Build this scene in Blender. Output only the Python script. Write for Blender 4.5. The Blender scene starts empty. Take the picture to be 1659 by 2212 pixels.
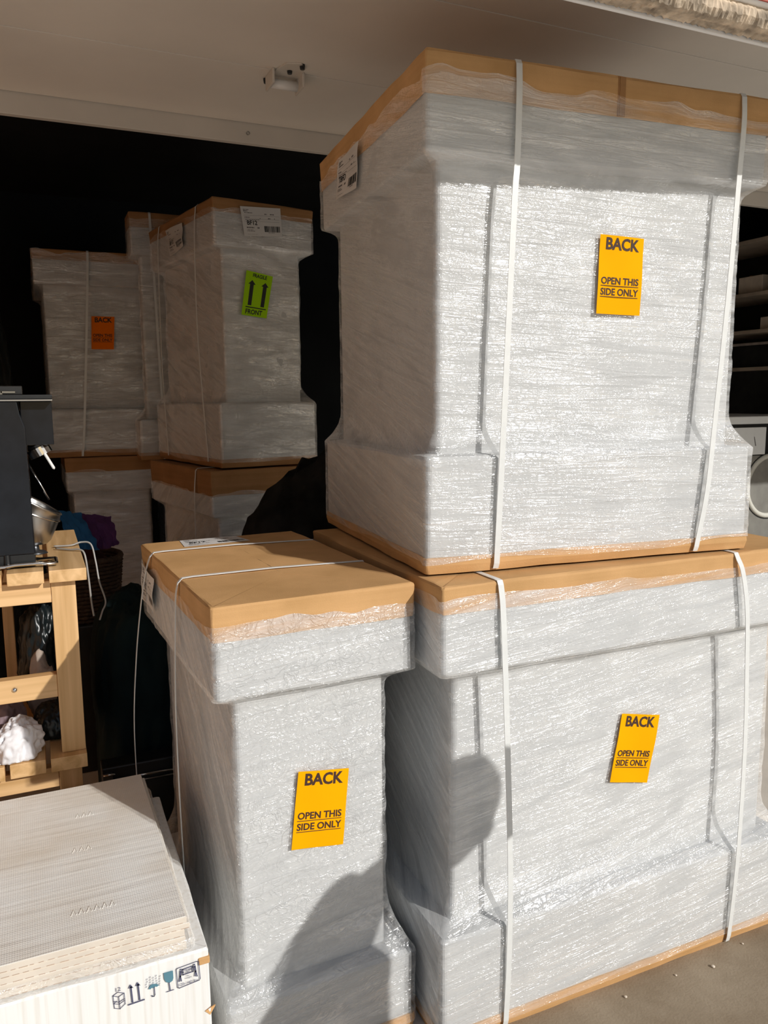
import bpy, bmesh, math, random
import numpy as np
from mathutils import Vector, Matrix, noise as mnoise

S = bpy.context.scene
COL = S.collection
PI = math.pi

# ------------------------------------------------------------------ camera
CAM_H = 1.4286
YAW, PITCH, ROLL = 0.413, 0.14197, -0.00796      # garage axes: x along the opening, y into the garage
_f = Vector((math.sin(YAW) * math.cos(PITCH), math.cos(YAW) * math.cos(PITCH), -math.sin(PITCH)))
_r = Vector((math.cos(YAW), -math.sin(YAW), 0))
_u = _r.cross(_f)
_cr, _sr = math.cos(ROLL), math.sin(ROLL)
_R, _U = _cr * _r + _sr * _u, _cr * _u - _sr * _r
cd = bpy.data.cameras.new('camera')
cam = bpy.data.objects.new('camera', cd)
COL.objects.link(cam)
M = Matrix((_R, _U, -_f)).transposed().to_4x4()
M.translation = Vector((0, 0, CAM_H))
cam.matrix_world = M
cd.sensor_fit = 'VERTICAL'
cd.sensor_height = 24.0
cd.lens = 24.0 * 1707.22 / 2212.0
cd.clip_start = 0.02
S.camera = cam

# ------------------------------------------------------------------ light
SUN_AZ, SUN_EL = math.radians(27.0), math.radians(28.0)
W = bpy.data.worlds.new('world')
S.world = W
W.use_nodes = True
wn = W.node_tree.nodes
wl = W.node_tree.links
bg = wn['Background']
sky = wn.new('ShaderNodeTexSky')
sky.sky_type = 'NISHITA'
sky.sun_disc = False
sky.sun_elevation = SUN_EL
sky.sun_rotation = math.radians(153)
sky.dust_density = 1.2
wl.new(sky.outputs[0], bg.inputs[0])
bg.inputs[1].default_value = 0.052
sd = bpy.data.lights.new('sun', 'SUN')
sd.energy = 2.6
sd.angle = math.radians(0.53)
sd.color = (1.0, 0.975, 0.935)
sun = bpy.data.objects.new('sun', sd)
COL.objects.link(sun)
L = Vector((-math.sin(SUN_AZ) * math.cos(SUN_EL), math.cos(SUN_AZ) * math.cos(SUN_EL), -math.sin(SUN_EL)))
sun.rotation_euler = L.to_track_quat('-Z', 'Y').to_euler()
sun.location = (3, -5, 5)
S.cycles.max_bounces = 6
S.cycles.diffuse_bounces = 4
S.cycles.glossy_bounces = 2
S.cycles.transmission_bounces = 2
S.cycles.transparent_max_bounces = 6
S.cycles.caustics_reflective = False
S.cycles.caustics_refractive = False
S.view_settings.view_transform = 'Standard'
S.view_settings.look = 'None'
S.view_settings.gamma = 1.0
S.view_settings.use_curve_mapping = False
S.view_settings.exposure = 0.22

# ------------------------------------------------------------------ object helpers
def link(name, me, mat=None, parent=None, loc=None):
    o = bpy.data.objects.new(name, me)
    COL.objects.link(o)
    if mat is not None and me is not None:
        me.materials.append(mat)
    if parent is not None:
        o.parent = parent
    if loc is not None:
        o.location = loc
    return o

def tag(o, label, cat, group=None):
    o['label'] = label
    o['category'] = cat
    if group:
        o['group'] = group
    return o

def thing(name, label, cat, loc=(0, 0, 0), rz=0.0, group=None):
    o = bpy.data.objects.new(name, None)
    COL.objects.link(o)
    o.empty_display_size = 0.1
    o.location = loc
    o.rotation_euler = (0, 0, rz)
    return tag(o, label, cat, group)

def struct(o):
    o['kind'] = 'structure'
    return o

class MB:
    """collects verts / faces, then links them as one mesh object"""
    def __init__(s):
        s.v, s.f = [], []
    def add(s, vs, fs):
        b = len(s.v)
        s.v += [tuple(p) for p in vs]
        s.f += [tuple(b + i for i in q) for q in fs]
        return s
    def box(s, x0, x1, y0, y1, z0, z1, m=None):
        vs = [(x0, y0, z0), (x1, y0, z0), (x1, y1, z0), (x0, y1, z0), (x0, y0, z1), (x1, y0, z1), (x1, y1, z1), (x0, y1, z1)]
        if m is not None:
            vs = [m @ Vector(p) for p in vs]
        return s.add(vs, [(3, 2, 1, 0), (4, 5, 6, 7), (0, 1, 5, 4), (1, 2, 6, 5), (2, 3, 7, 6), (3, 0, 4, 7)])
    def tube(s, pts, r, n=8, caps=True):
        pts = [Vector(p) for p in pts]
        rs = r if isinstance(r, (list, tuple)) else [r] * len(pts)
        vs, fs = [], []
        up = Vector((0, 0, 1))
        prev = None
        for i, p in enumerate(pts):
            d = (pts[min(i + 1, len(pts) - 1)] - pts[max(i - 1, 0)]).normalized()
            a = d.cross(up) if prev is None else prev - d * prev.dot(d)
            if a.length < 1e-5:
                a = d.cross(Vector((1, 0, 0)))
            a.normalize()
            prev = a
            b = d.cross(a)
            for k in range(n):
                t = 2 * PI * k / n
                vs.append(p + (a * math.cos(t) + b * math.sin(t)) * rs[i])
        m = len(pts)
        for i in range(m - 1):
            for k in range(n):
                fs.append((i * n + k, i * n + (k + 1) % n, (i + 1) * n + (k + 1) % n, (i + 1) * n + k))
        if caps:
            fs.append(tuple(range(n - 1, -1, -1)))
            fs.append(tuple((m - 1) * n + k for k in range(n)))
        return s.add(vs, fs)
    def lathe(s, prof, n=24, m=None):
        vs, fs = [], []
        for (r, z) in prof:
            for k in range(n):
                t = 2 * PI * k / n
                p = Vector((r * math.cos(t), r * math.sin(t), z))
                vs.append(m @ p if m is not None else p)
        for i in range(len(prof) - 1):
            for k in range(n):
                fs.append((i * n + k, i * n + (k + 1) % n, (i + 1) * n + (k + 1) % n, (i + 1) * n + k))
        return s.add(vs, fs)
    def ribbon(s, pts, wdir, w, th):
        """flat strap along pts; wdir = width direction"""
        pts = [Vector(p) for p in pts]
        wd = Vector(wdir).normalized()
        vs, fs = [], []
        for i, p in enumerate(pts):
            d = (pts[min(i + 1, len(pts) - 1)] - pts[max(i - 1, 0)]).normalized()
            n = d.cross(wd).normalized()
            a = n.cross(d).normalized()
            for sx, sn in ((-1, -1), (1, -1), (1, 1), (-1, 1)):
                vs.append(p + a * (w / 2 * sx) + n * (th / 2 * sn))
        m = len(pts)
        for i in range(m - 1):
            for k in range(4):
                fs.append((i * 4 + k, i * 4 + (k + 1) % 4, (i + 1) * 4 + (k + 1) % 4, (i + 1) * 4 + k))
        fs += [(3, 2, 1, 0), tuple((m - 1) * 4 + k for k in range(4))]
        return s.add(vs, fs)
    def mesh(s, name, smooth=False):
        me = bpy.data.meshes.new(name)
        me.from_pydata([tuple(p) for p in s.v], [], s.f)
        bm = bmesh.new()
        bm.from_mesh(me)
        bmesh.ops.recalc_face_normals(bm, faces=bm.faces)
        bm.to_mesh(me)
        bm.free()
        if smooth:
            me.polygons.foreach_set('use_smooth', [True] * len(me.polygons))
        return me
    def build(s, name, mat, parent=None, smooth=False, bevel=0.0, seg=2, loc=None):
        me = s.mesh(name, smooth)
        o = link(name, me, mat, parent, loc)
        if bevel > 0:
            b = o.modifiers.new('bevel', 'BEVEL')
            b.width = bevel
            b.segments = seg
            b.limit_method = 'ANGLE'
            b.harden_normals = False
        return o

def box_obj(name, mat, x0, x1, y0, y1, z0, z1, parent=None, bevel=0.0, seg=2):
    return MB().box(x0, x1, y0, y1, z0, z1).build(name, mat, parent, bevel=bevel, seg=seg)

def spline(pts, n=8):
    """Catmull-Rom through pts"""
    P = [Vector(p) for p in pts]
    P = [P[0] * 2 - P[1]] + P + [P[-1] * 2 - P[-2]]
    out = []
    for i in range(1, len(P) - 2):
        a, b, c, d = P[i - 1], P[i], P[i + 1], P[i + 2]
        for k in range(n):
            t = k / n
            out.append(0.5 * ((2 * b) + (c - a) * t + (2 * a - 5 * b + 4 * c - d) * t * t + (3 * b - a - 3 * c + d) * t ** 3))
    out.append(P[-2])
    return out

# ------------------------------------------------------------------ materials
def mat_new(name):
    m = bpy.data.materials.new(name)
    m.use_nodes = True
    nt = m.node_tree
    return m, nt, nt.nodes, nt.links, nt.nodes['Principled BSDF']

def N(nodes, t, **kw):
    n = nodes.new(t)
    for k, v in kw.items():
        setattr(n, k, v)
    return n

def simple(name, col, rough=0.6, metal=0.0, var=0.12, scale=20.0, bump=0.0, bscale=200.0, spec=0.5, stretch=(1, 1, 1), coat=0.0):
    """plain procedural material: noise-varied colour, optional fine bump"""
    m, nt, nodes, links, p = mat_new(name)
    p.inputs['Roughness'].default_value = rough
    p.inputs['Metallic'].default_value = metal
    p.inputs['Specular IOR Level'].default_value = spec
    p.inputs['Coat Weight'].default_value = coat
    tc = N(nodes, 'ShaderNodeTexCoord')
    mp = N(nodes, 'ShaderNodeMapping')
    mp.inputs['Scale'].default_value = stretch
    links.new(tc.outputs['Object'], mp.inputs[0])
    nz = N(nodes, 'ShaderNodeTexNoise')
    nz.inputs['Scale'].default_value = scale
    nz.inputs['Detail'].default_value = 4
    links.new(mp.outputs[0], nz.inputs['Vector'])
    rp = N(nodes, 'ShaderNodeValToRGB')
    c = col
    rp.color_ramp.elements[0].position = 0.3
    rp.color_ramp.elements[1].position = 0.7
    rp.color_ramp.elements[0].color = (c[0] * (1 - var), c[1] * (1 - var), c[2] * (1 - var), 1)
    rp.color_ramp.elements[1].color = (min(1, c[0] * (1 + var)), min(1, c[1] * (1 + var)), min(1, c[2] * (1 + var)), 1)
    links.new(nz.outputs['Fac'], rp.inputs[0])
    links.new(rp.outputs[0], p.inputs['Base Color'])
    if bump > 0:
        n2 = N(nodes, 'ShaderNodeTexNoise')
        n2.inputs['Scale'].default_value = bscale
        n2.inputs['Detail'].default_value = 5
        links.new(mp.outputs[0], n2.inputs['Vector'])
        b = N(nodes, 'ShaderNodeBump')
        b.inputs['Strength'].default_value = bump
        b.inputs['Distance'].default_value = 0.004
        links.new(n2.outputs['Fac'], b.inputs['Height'])
        links.new(b.outputs[0], p.inputs['Normal'])
    return m

def film_material(name, haze=0.25, streak=(2.0, 70.0), crumple=0.35, tint=(0.88, 0.885, 0.88), rough=0.14, bump=1.0, gloss=0.075):
    """clear stretch film: mostly see-through, a little milky, glossy along drawn-out wrinkles (UV: u round the unit, v up)"""
    m, nt, nodes, links, p = mat_new(name)
    nodes.remove(p)
    uv = N(nodes, 'ShaderNodeUVMap')
    def nz(sx, sy, det, dist=0.0, seed=0.0):
        mp = N(nodes, 'ShaderNodeMapping')
        mp.inputs['Scale'].default_value = (sx, sy, 1)
        mp.inputs['Location'].default_value = (seed, seed * 1.7, 0)
        links.new(uv.outputs[0], mp.inputs[0])
        n = N(nodes, 'ShaderNodeTexNoise')
        n.inputs['Scale'].default_value = 1.0
        n.inputs['Detail'].default_value = det
        n.inputs['Distortion'].default_value = dist
        links.new(mp.outputs[0], n.inputs['Vector'])
        return n
    a = nz(streak[0] * 1.3, streak[1] * 0.62, 2, 0.5)
    b = nz(streak[0] * 5.0, streak[1] * 1.9, 2, 0.6, 3.1)
    c = nz(26, 34, 3, 1.6, 7.3)
    big = nz(2.2, 9.0, 3, 0.6, 11.0)
    def math_(op, x, y):
        n = N(nodes, 'ShaderNodeMath', operation=op)
        for i, q in enumerate((x, y)):
            if isinstance(q, (int, float)):
                n.inputs[i].default_value = q
            else:
                links.new(q, n.inputs[i])
        return n.outputs[0]
    def ridge(n, e):
        """narrow creases along the middle contour of a noise field, flat between them"""
        q = math_('ABSOLUTE', math_('SUBTRACT', math_('MULTIPLY', n.outputs['Fac'], 2.0), 1.0), 0)
        return math_('POWER', math_('MAXIMUM', math_('SUBTRACT', 1.0, q), 0.0), e)
    h = math_('ADD', ridge(a, 9.0), math_('MULTIPLY', ridge(b, 8.0), 0.45))
    h = math_('ADD', h, math_('MULTIPLY', ridge(c, 9.0), crumple * 1.3))
    bp = N(nodes, 'ShaderNodeBump')
    bp.inputs['Strength'].default_value = bump
    bp.inputs['Distance'].default_value = 0.0016
    links.new(h, bp.inputs['Height'])
    # milkiness varies with the number of layers
    o = math_('ADD', math_('MULTIPLY', math_('SUBTRACT', a.outputs['Fac'], 0.5), 0.8), haze)
    o = math_('ADD', o, math_('MULTIPLY', math_('SUBTRACT', big.outputs['Fac'], 0.5), 0.55))
    cl = N(nodes, 'ShaderNodeClamp')
    cl.inputs['Min'].default_value = 0.05
    cl.inputs['Max'].default_value = 0.85
    links.new(o, cl.inputs[0])
    tr = N(nodes, 'ShaderNodeBsdfTransparent')
    df = N(nodes, 'ShaderNodeBsdfDiffuse')
    df.inputs['Color'].default_value = (*tint, 1)
    links.new(bp.outputs[0], df.inputs['Normal'])
    mx = N(nodes, 'ShaderNodeMixShader')
    links.new(cl.outputs[0], mx.inputs[0])
    links.new(tr.outputs[0], mx.inputs[1])
    links.new(df.outputs[0], mx.inputs[2])
    gl = N(nodes, 'ShaderNodeBsdfGlossy')
    gl.inputs['Roughness'].default_value = rough
    links.new(bp.outputs[0], gl.inputs['Normal'])
    fr = N(nodes, 'ShaderNodeFresnel')
    fr.inputs['IOR'].default_value = 1.5
    links.new(bp.outputs[0], fr.inputs['Normal'])
    pm = nz(3.5, 16.0, 3, 1.0, 21.0)
    pr_ = N(nodes, 'ShaderNodeMapRange')
    pr_.inputs['From Min'].default_value = 0.38
    pr_.inputs['From Max'].default_value = 0.66
    pr_.inputs['To Min'].default_value = 0.12
    pr_.inputs['To Max'].default_value = 1.7
    links.new(pm.outputs['Fac'], pr_.inputs['Value'])
    gf = math_('MINIMUM', math_('MULTIPLY', math_('MULTIPLY', fr.outputs[0], gloss / 0.04), pr_.outputs[0]), 0.30)
    links.new(gf, gl.inputs['Color'])
    m2 = N(nodes, 'ShaderNodeAddShader')
    links.new(mx.outputs[0], m2.inputs[0])
    links.new(gl.outputs[0], m2.inputs[1])
    links.new(m2.outputs[0], nodes['Material Output'].inputs['Surface'])
    return m

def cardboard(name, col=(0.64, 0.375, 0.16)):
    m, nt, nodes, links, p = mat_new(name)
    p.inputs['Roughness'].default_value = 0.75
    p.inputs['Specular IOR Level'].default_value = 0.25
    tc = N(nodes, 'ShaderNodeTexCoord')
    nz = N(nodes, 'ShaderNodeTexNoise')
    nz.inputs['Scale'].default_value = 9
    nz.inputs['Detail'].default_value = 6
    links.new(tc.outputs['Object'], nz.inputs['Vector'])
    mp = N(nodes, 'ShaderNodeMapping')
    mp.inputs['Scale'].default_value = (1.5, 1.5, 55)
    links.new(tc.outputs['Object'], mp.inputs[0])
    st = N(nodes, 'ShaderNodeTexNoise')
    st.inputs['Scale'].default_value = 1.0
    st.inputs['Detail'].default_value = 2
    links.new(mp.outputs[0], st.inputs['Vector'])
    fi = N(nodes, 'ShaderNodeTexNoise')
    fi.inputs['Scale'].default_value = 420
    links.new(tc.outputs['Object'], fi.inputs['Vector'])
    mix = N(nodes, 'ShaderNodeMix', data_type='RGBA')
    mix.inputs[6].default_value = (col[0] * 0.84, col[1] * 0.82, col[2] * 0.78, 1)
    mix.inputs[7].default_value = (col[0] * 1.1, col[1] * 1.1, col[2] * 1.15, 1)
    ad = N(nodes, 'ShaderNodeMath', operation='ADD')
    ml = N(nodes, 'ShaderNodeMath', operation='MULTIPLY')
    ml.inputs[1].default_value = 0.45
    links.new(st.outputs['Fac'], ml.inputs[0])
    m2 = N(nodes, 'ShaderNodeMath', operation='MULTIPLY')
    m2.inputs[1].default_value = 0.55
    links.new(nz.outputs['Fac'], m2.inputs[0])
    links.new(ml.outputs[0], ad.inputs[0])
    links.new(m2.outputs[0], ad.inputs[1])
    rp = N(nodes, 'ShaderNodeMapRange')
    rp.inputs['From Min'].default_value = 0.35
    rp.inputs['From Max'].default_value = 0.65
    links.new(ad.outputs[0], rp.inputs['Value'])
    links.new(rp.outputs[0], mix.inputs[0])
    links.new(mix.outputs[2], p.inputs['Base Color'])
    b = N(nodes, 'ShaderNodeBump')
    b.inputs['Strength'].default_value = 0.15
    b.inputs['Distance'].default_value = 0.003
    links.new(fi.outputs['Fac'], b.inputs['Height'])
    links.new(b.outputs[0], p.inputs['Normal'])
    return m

def wood(name, col=(0.78, 0.50, 0.235), axis='Y'):
    m, nt, nodes, links, p = mat_new(name)
    p.inputs['Roughness'].default_value = 0.42
    tc = N(nodes, 'ShaderNodeTexCoord')
    mp = N(nodes, 'ShaderNodeMapping')
    sc = {'X': (1.2, 26, 26), 'Y': (26, 1.2, 26), 'Z': (26, 26, 1.2)}[axis]
    mp.inputs['Scale'].default_value = sc
    links.new(tc.outputs['Object'], mp.inputs[0])
    oi = N(nodes, 'ShaderNodeObjectInfo')
    links.new(oi.outputs['Random'], mp.inputs['Location'])
    nz = N(nodes, 'ShaderNodeTexNoise')
    nz.inputs['Scale'].default_value = 1.4
    nz.inputs['Detail'].default_value = 5
    nz.inputs['Distortion'].default_value = 0.6
    links.new(mp.outputs[0], nz.inputs['Vector'])
    rp = N(nodes, 'ShaderNodeValToRGB')
    e = rp.color_ramp.elements
    e[0].position, e[1].position = 0.3, 0.68
    e[0].color = (col[0] * 0.72, col[1] * 0.66, col[2] * 0.55, 1)
    e[1].color = (col[0] * 1.1, col[1] * 1.12, col[2] * 1.2, 1)
    links.new(nz.outputs['Fac'], rp.inputs[0])
    # scattered knots
    vo = N(nodes, 'ShaderNodeTexVoronoi')
    vo.inputs['Scale'].default_value = 4.2
    links.new(tc.outputs['Object'], vo.inputs['Vector'])
    mr = N(nodes, 'ShaderNodeMapRange')
    mr.inputs['From Min'].default_value = 0.03
    mr.inputs['From Max'].default_value = 0.07
    links.new(vo.outputs['Distance'], mr.inputs['Value'])
    mx = N(nodes, 'ShaderNodeMix', data_type='RGBA')
    mx.inputs[6].default_value = (col[0] * 0.3, col[1] * 0.2, col[2] * 0.15, 1)
    links.new(mr.outputs[0], mx.inputs[0])
    links.new(rp.outputs[0], mx.inputs[7])
    links.new(mx.outputs[2], p.inputs['Base Color'])
    return m

MT = {}
MT['film'] = film_material('stretch_film', 0.2)
MT['film_c'] = film_material('stretch_film_crumpled', 0.2, crumple=1.0, bump=1.0)
MT['film_dim'] = film_material('stretch_film_shaded', 0.2, streak=(3.0, 50.0), tint=(0.80, 0.76, 0.72), gloss=0.12, rough=0.2)  # brown tint puts the warm shade of the back row into the film
MT['foam'] = simple('packing_foam', (0.555, 0.56, 0.555), 0.8, var=0.05, scale=6, bump=0.25, bscale=90, spec=0.2)
MT['card'] = cardboard('cardboard')
MT['card_shade_seam'] = cardboard('cardboard_shade_seam', (0.40, 0.21, 0.085))  # back-row shade darkened into the cardboard colour; also used for the flap seam
MT['strap'] = simple('strap_plastic', (0.78, 0.79, 0.77), 0.38, var=0.03, scale=60)
MT['orange'] = simple('orange_paper', (1.0, 0.43, 0.0), 0.8, var=0.03, scale=8, spec=0.08)
MT['orange_d'] = simple('orange_paper_deep', (1.0, 0.20, 0.002), 0.8, var=0.03, scale=8, spec=0.08)
MT['green'] = simple('green_paper', (0.40, 0.74, 0.01), 0.75, var=0.03, scale=8, spec=0.1)
MT['ink_b'] = simple('brown_black_ink', (0.055, 0.022, 0.012), 0.7, var=0.1)
MT['ink'] = simple('black_ink', (0.012, 0.014, 0.014), 0.6, var=0.1)
MT['ink_blue'] = simple('grey_blue_ink', (0.085, 0.09, 0.16), 0.7, var=0.1)
MT['ink_teal'] = simple('teal_ink', (0.10, 0.24, 0.31), 0.7, var=0.06)
MT['ink_grey'] = simple('faded_ink', (0.16, 0.15, 0.15), 0.7, var=0.1)
MT['paper'] = simple('label_paper', (0.72, 0.70, 0.68), 0.6, var=0.04, scale=12)
MT['concrete'] = None
MT['door'] = simple('door_paint', (0.85, 0.79, 0.71), 0.55, var=0.05, scale=3, bump=0.06, bscale=300)
MT['rail'] = simple('rail_paint', (0.66, 0.61, 0.54), 0.5, var=0.05, scale=4)
MT['white'] = simple('white_paint', (0.86, 0.85, 0.83), 0.5, var=0.03, scale=5)
MT['red'] = simple('red_line', (0.42, 0.07, 0.04), 0.6)
MT['lintel'] = simple('weathered_wood', (0.52, 0.42, 0.31), 0.85, var=0.55, scale=30, bump=0.9, bscale=60, stretch=(1.0, 1.4, 1))
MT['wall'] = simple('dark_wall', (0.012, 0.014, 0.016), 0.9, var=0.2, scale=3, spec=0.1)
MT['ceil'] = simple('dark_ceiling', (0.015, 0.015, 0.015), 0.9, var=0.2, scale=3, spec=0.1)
MT['pine'] = wood('pine_lengthwise', axis='Y')
MT['pine_x'] = wood('pine_crosswise', axis='X')
MT['pine_z'] = wood('pine_upright', axis='Z')
MT['gloss'] = simple('black_polished_steel', (0.010, 0.012, 0.016), 0.16, var=0.3, scale=15, spec=0.35)
MT['chrome'] = simple('chrome', (0.72, 0.72, 0.72), 0.12, metal=1.0, var=0.05)
MT['steel'] = simple('brushed_steel', (0.50, 0.49, 0.47), 0.3, metal=1.0, var=0.1, scale=8)
MT['dsteel'] = simple('dark_steel', (0.10, 0.105, 0.115), 0.35, metal=0.8, var=0.1)
MT['black'] = simple('black_plastic', (0.01, 0.011, 0.012), 0.4, var=0.2)
MT['cable'] = simple('grey_cable', (0.34, 0.33, 0.31), 0.35, var=0.06)
MT['wicker'] = simple('dark_wicker', (0.06, 0.032, 0.018), 0.8, var=0.5, scale=70)
MT['blue'] = simple('blue_cloth', (0.01, 0.10, 0.26), 0.85, var=0.15, bump=0.2, bscale=400)
MT['purple'] = simple('purple_cloth', (0.075, 0.018, 0.10), 0.85, var=0.15, bump=0.2, bscale=400)
MT['lime'] = simple('olive_cloth', (0.12, 0.16, 0.03), 0.85, var=0.15)
MT['maroon'] = simple('maroon_cloth', (0.06, 0.015, 0.015), 0.9, var=0.4)
MT['blackcloth'] = simple('black_cloth', (0.006, 0.016, 0.018), 0.85, var=0.3, scale=8, spec=0.2)
MT['blackbag'] = simple('black_bag_plastic', (0.008, 0.012, 0.013), 0.3, var=0.3, scale=8, spec=0.4)
MT['camo'] = simple('dark_mottled_cloth', (0.014, 0.012, 0.010), 0.9, var=0.7, scale=14, spec=0.15)
MT['whitecloth'] = simple('white_cloth', (0.84, 0.83, 0.85), 0.85, var=0.05, bump=0.1, bscale=300)
MT['mauve'] = simple('mauve_cloth', (0.26, 0.19, 0.21), 0.9, var=0.15)
MT['greycloth'] = simple('grey_cloth', (0.30, 0.28, 0.27), 0.9, var=0.2)
MT['tissue'] = simple('beige_tissue', (0.42, 0.34, 0.28), 0.9, var=0.15, bump=0.3, bscale=120)
MT['board_edge'] = simple('board_edge', (0.74, 0.66, 0.56), 0.8, var=0.08, scale=15)
MT['stitch'] = simple('tan_stitching', (0.50, 0.37, 0.28), 0.9)
MT['mahog'] = simple('dark_red_board', (0.05, 0.012, 0.010), 0.4, var=0.3, scale=6, stretch=(1, 1, 6))
MT['shelf'] = simple('brown_shelf_wood', (0.50, 0.41, 0.32), 0.7, var=0.2, scale=10)
MT['bin'] = simple('dark_bin', (0.02, 0.019, 0.017), 0.5, var=0.3)
MT['binlid'] = simple('bin_lid', (0.42, 0.36, 0.32), 0.5, var=0.2)
MT['boxbeige'] = simple('beige_box', (0.74, 0.64, 0.52), 0.8, var=0.1)
MT['enamel'] = simple('white_enamel', (0.82, 0.84, 0.84), 0.25, var=0.02)
MT['drumgrey'] = simple('grey_drum', (0.36, 0.35, 0.32), 0.4, metal=0.5, var=0.1)
MT['cream'] = simple('cream_rubber', (0.66, 0.65, 0.58), 0.5, var=0.06)
MT['bluegrey'] = simple('steel_blue_plastic', (0.28, 0.36, 0.40), 0.4, var=0.1)
MT['skin'] = simple('skin', (0.55, 0.34, 0.25), 0.6, var=0.05)
MT['shirt'] = simple('dark_shirt', (0.05, 0.06, 0.09), 0.9, var=0.1)
MT['hair'] = simple('brown_hair', (0.05, 0.03, 0.02), 0.7, var=0.3, scale=80)

def concrete():
    m, nt, nodes, links, p = mat_new('concrete')
    p.inputs['Roughness'].default_value = 0.88
    p.inputs['Specular IOR Level'].default_value = 0.2
    tc = N(nodes, 'ShaderNodeTexCoord')
    a = N(nodes, 'ShaderNodeTexNoise')
    a.inputs['Scale'].default_value = 5
    a.inputs['Detail'].default_value = 8
    a.inputs['Roughness'].default_value = 0.65
    links.new(tc.outputs['Object'], a.inputs['Vector'])
    b = N(nodes, 'ShaderNodeTexNoise')
    b.inputs['Scale'].default_value = 160
    b.inputs['Detail'].default_value = 3
    links.new(tc.outputs['Object'], b.inputs['Vector'])
    rp = N(nodes, 'ShaderNodeValToRGB')
    rp.color_ramp.elements[0].color = (0.25, 0.19, 0.125, 1)
    rp.color_ramp.elements[1].color = (0.40, 0.325, 0.235, 1)
    rp.color_ramp.elements[0].position = 0.3
    rp.color_ramp.elements[1].position = 0.75
    links.new(a.outputs['Fac'], rp.inputs[0])
    mx = N(nodes, 'ShaderNodeMix', data_type='RGBA', blend_type='OVERLAY')
    mx.inputs[0].default_value = 0.25
    links.new(rp.outputs[0], mx.inputs[6])
    links.new(b.outputs['Color'], mx.inputs[7])
    links.new(rp.outputs[0], p.inputs['Base Color'])
    bp = N(nodes, 'ShaderNodeBump')
    bp.inputs['Strength'].default_value = 0.35
    bp.inputs['Distance'].default_value = 0.003
    links.new(b.outputs['Fac'], bp.inputs['Height'])
    links.new(bp.outputs[0], p.inputs['Normal'])
    return m
MT['concrete'] = concrete()

def carton_white():
    m, nt, nodes, links, p = mat_new('white_carton')
    p.inputs['Roughness'].default_value = 0.6
    tc = N(nodes, 'ShaderNodeTexCoord')
    mp = N(nodes, 'ShaderNodeMapping')
    mp.inputs['Scale'].default_value = (110, 110, 3.0)
    links.new(tc.outputs['Object'], mp.inputs[0])
    a = N(nodes, 'ShaderNodeTexNoise')
    a.inputs['Scale'].default_value = 1
    a.inputs['Detail'].default_value = 2
    links.new(mp.outputs[0], a.inputs['Vector'])
    rp = N(nodes, 'ShaderNodeValToRGB')
    rp.color_ramp.elements[0].color = (0.80, 0.775, 0.72, 1)
    rp.color_ramp.elements[1].color = (0.90, 0.895, 0.87, 1)
    rp.color_ramp.elements[0].position = 0.28
    rp.color_ramp.elements[1].position = 0.5
    links.new(a.outputs['Fac'], rp.inputs[0])
    links.new(rp.outputs[0], p.inputs['Base Color'])
    b = N(nodes, 'ShaderNodeBump')
    b.inputs['Strength'].default_value = 0.2
    b.inputs['Distance'].default_value = 0.003
    links.new(a.outputs['Fac'], b.inputs['Height'])
    links.new(b.outputs[0], p.inputs['Normal'])
    return m
MT['carton'] = carton_white()

def woven():
    m, nt, nodes, links, p = mat_new('woven_board_face')
    p.inputs['Roughness'].default_value = 0.6
    tc = N(nodes, 'ShaderNodeTexCoord')
    w1 = N(nodes, 'ShaderNodeTexWave', wave_type='BANDS', bands_direction='Y')
    w1.inputs['Scale'].default_value = 60
    w1.inputs['Distortion'].default_value = 0.6
    w1.inputs['Detail'].default_value = 1
    links.new(tc.outputs['Object'], w1.inputs['Vector'])
    w2 = N(nodes, 'ShaderNodeTexWave', wave_type='BANDS', bands_direction='X')
    w2.inputs['Scale'].default_value = 75
    links.new(tc.outputs['Object'], w2.inputs['Vector'])
    nz = N(nodes, 'ShaderNodeTexNoise')
    nz.inputs['Scale'].default_value = 5
    nz.inputs['Detail'].default_value = 5
    links.new(tc.outputs['Object'], nz.inputs['Vector'])
    mp = N(nodes, 'ShaderNodeMapping')
    mp.inputs['Scale'].default_value = (2.5, 45, 1)
    mp.inputs['Rotation'].default_value = (0, 0, -0.12)
    links.new(tc.outputs['Object'], mp.inputs[0])
    cr = N(nodes, 'ShaderNodeTexNoise')
    cr.inputs['Scale'].default_value = 1
    cr.inputs['Detail'].default_value = 3
    links.new(mp.outputs[0], cr.inputs['Vector'])
    rp = N(nodes, 'ShaderNodeValToRGB')
    rp.color_ramp.elements[0].color = (0.80, 0.74, 0.65, 1)
    rp.color_ramp.elements[1].color = (0.91, 0.90, 0.86, 1)
    rp.color_ramp.elements[0].position = 0.35
    rp.color_ramp.elements[1].position = 0.65
    links.new(nz.outputs['Fac'], rp.inputs[0])
    links.new(rp.outputs[0], p.inputs['Base Color'])
    ad = N(nodes, 'ShaderNodeMath', operation='MULTIPLY')
    links.new(w1.outputs['Fac'], ad.inputs[0])
    links.new(w2.outputs['Fac'], ad.inputs[1])
    b = N(nodes, 'ShaderNodeBump')
    b.inputs['Strength'].default_value = 0.3
    b.inputs['Distance'].default_value = 0.0015
    links.new(ad.outputs[0], b.inputs['Height'])
    b2 = N(nodes, 'ShaderNodeBump')
    b2.inputs['Strength'].default_value = 0.6
    b2.inputs['Distance'].default_value = 0.004
    links.new(cr.outputs['Fac'], b2.inputs['Height'])
    links.new(b.outputs[0], b2.inputs['Normal'])
    links.new(b2.outputs[0], p.inputs['Normal'])
    return m
MT['woven'] = woven()

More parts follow.
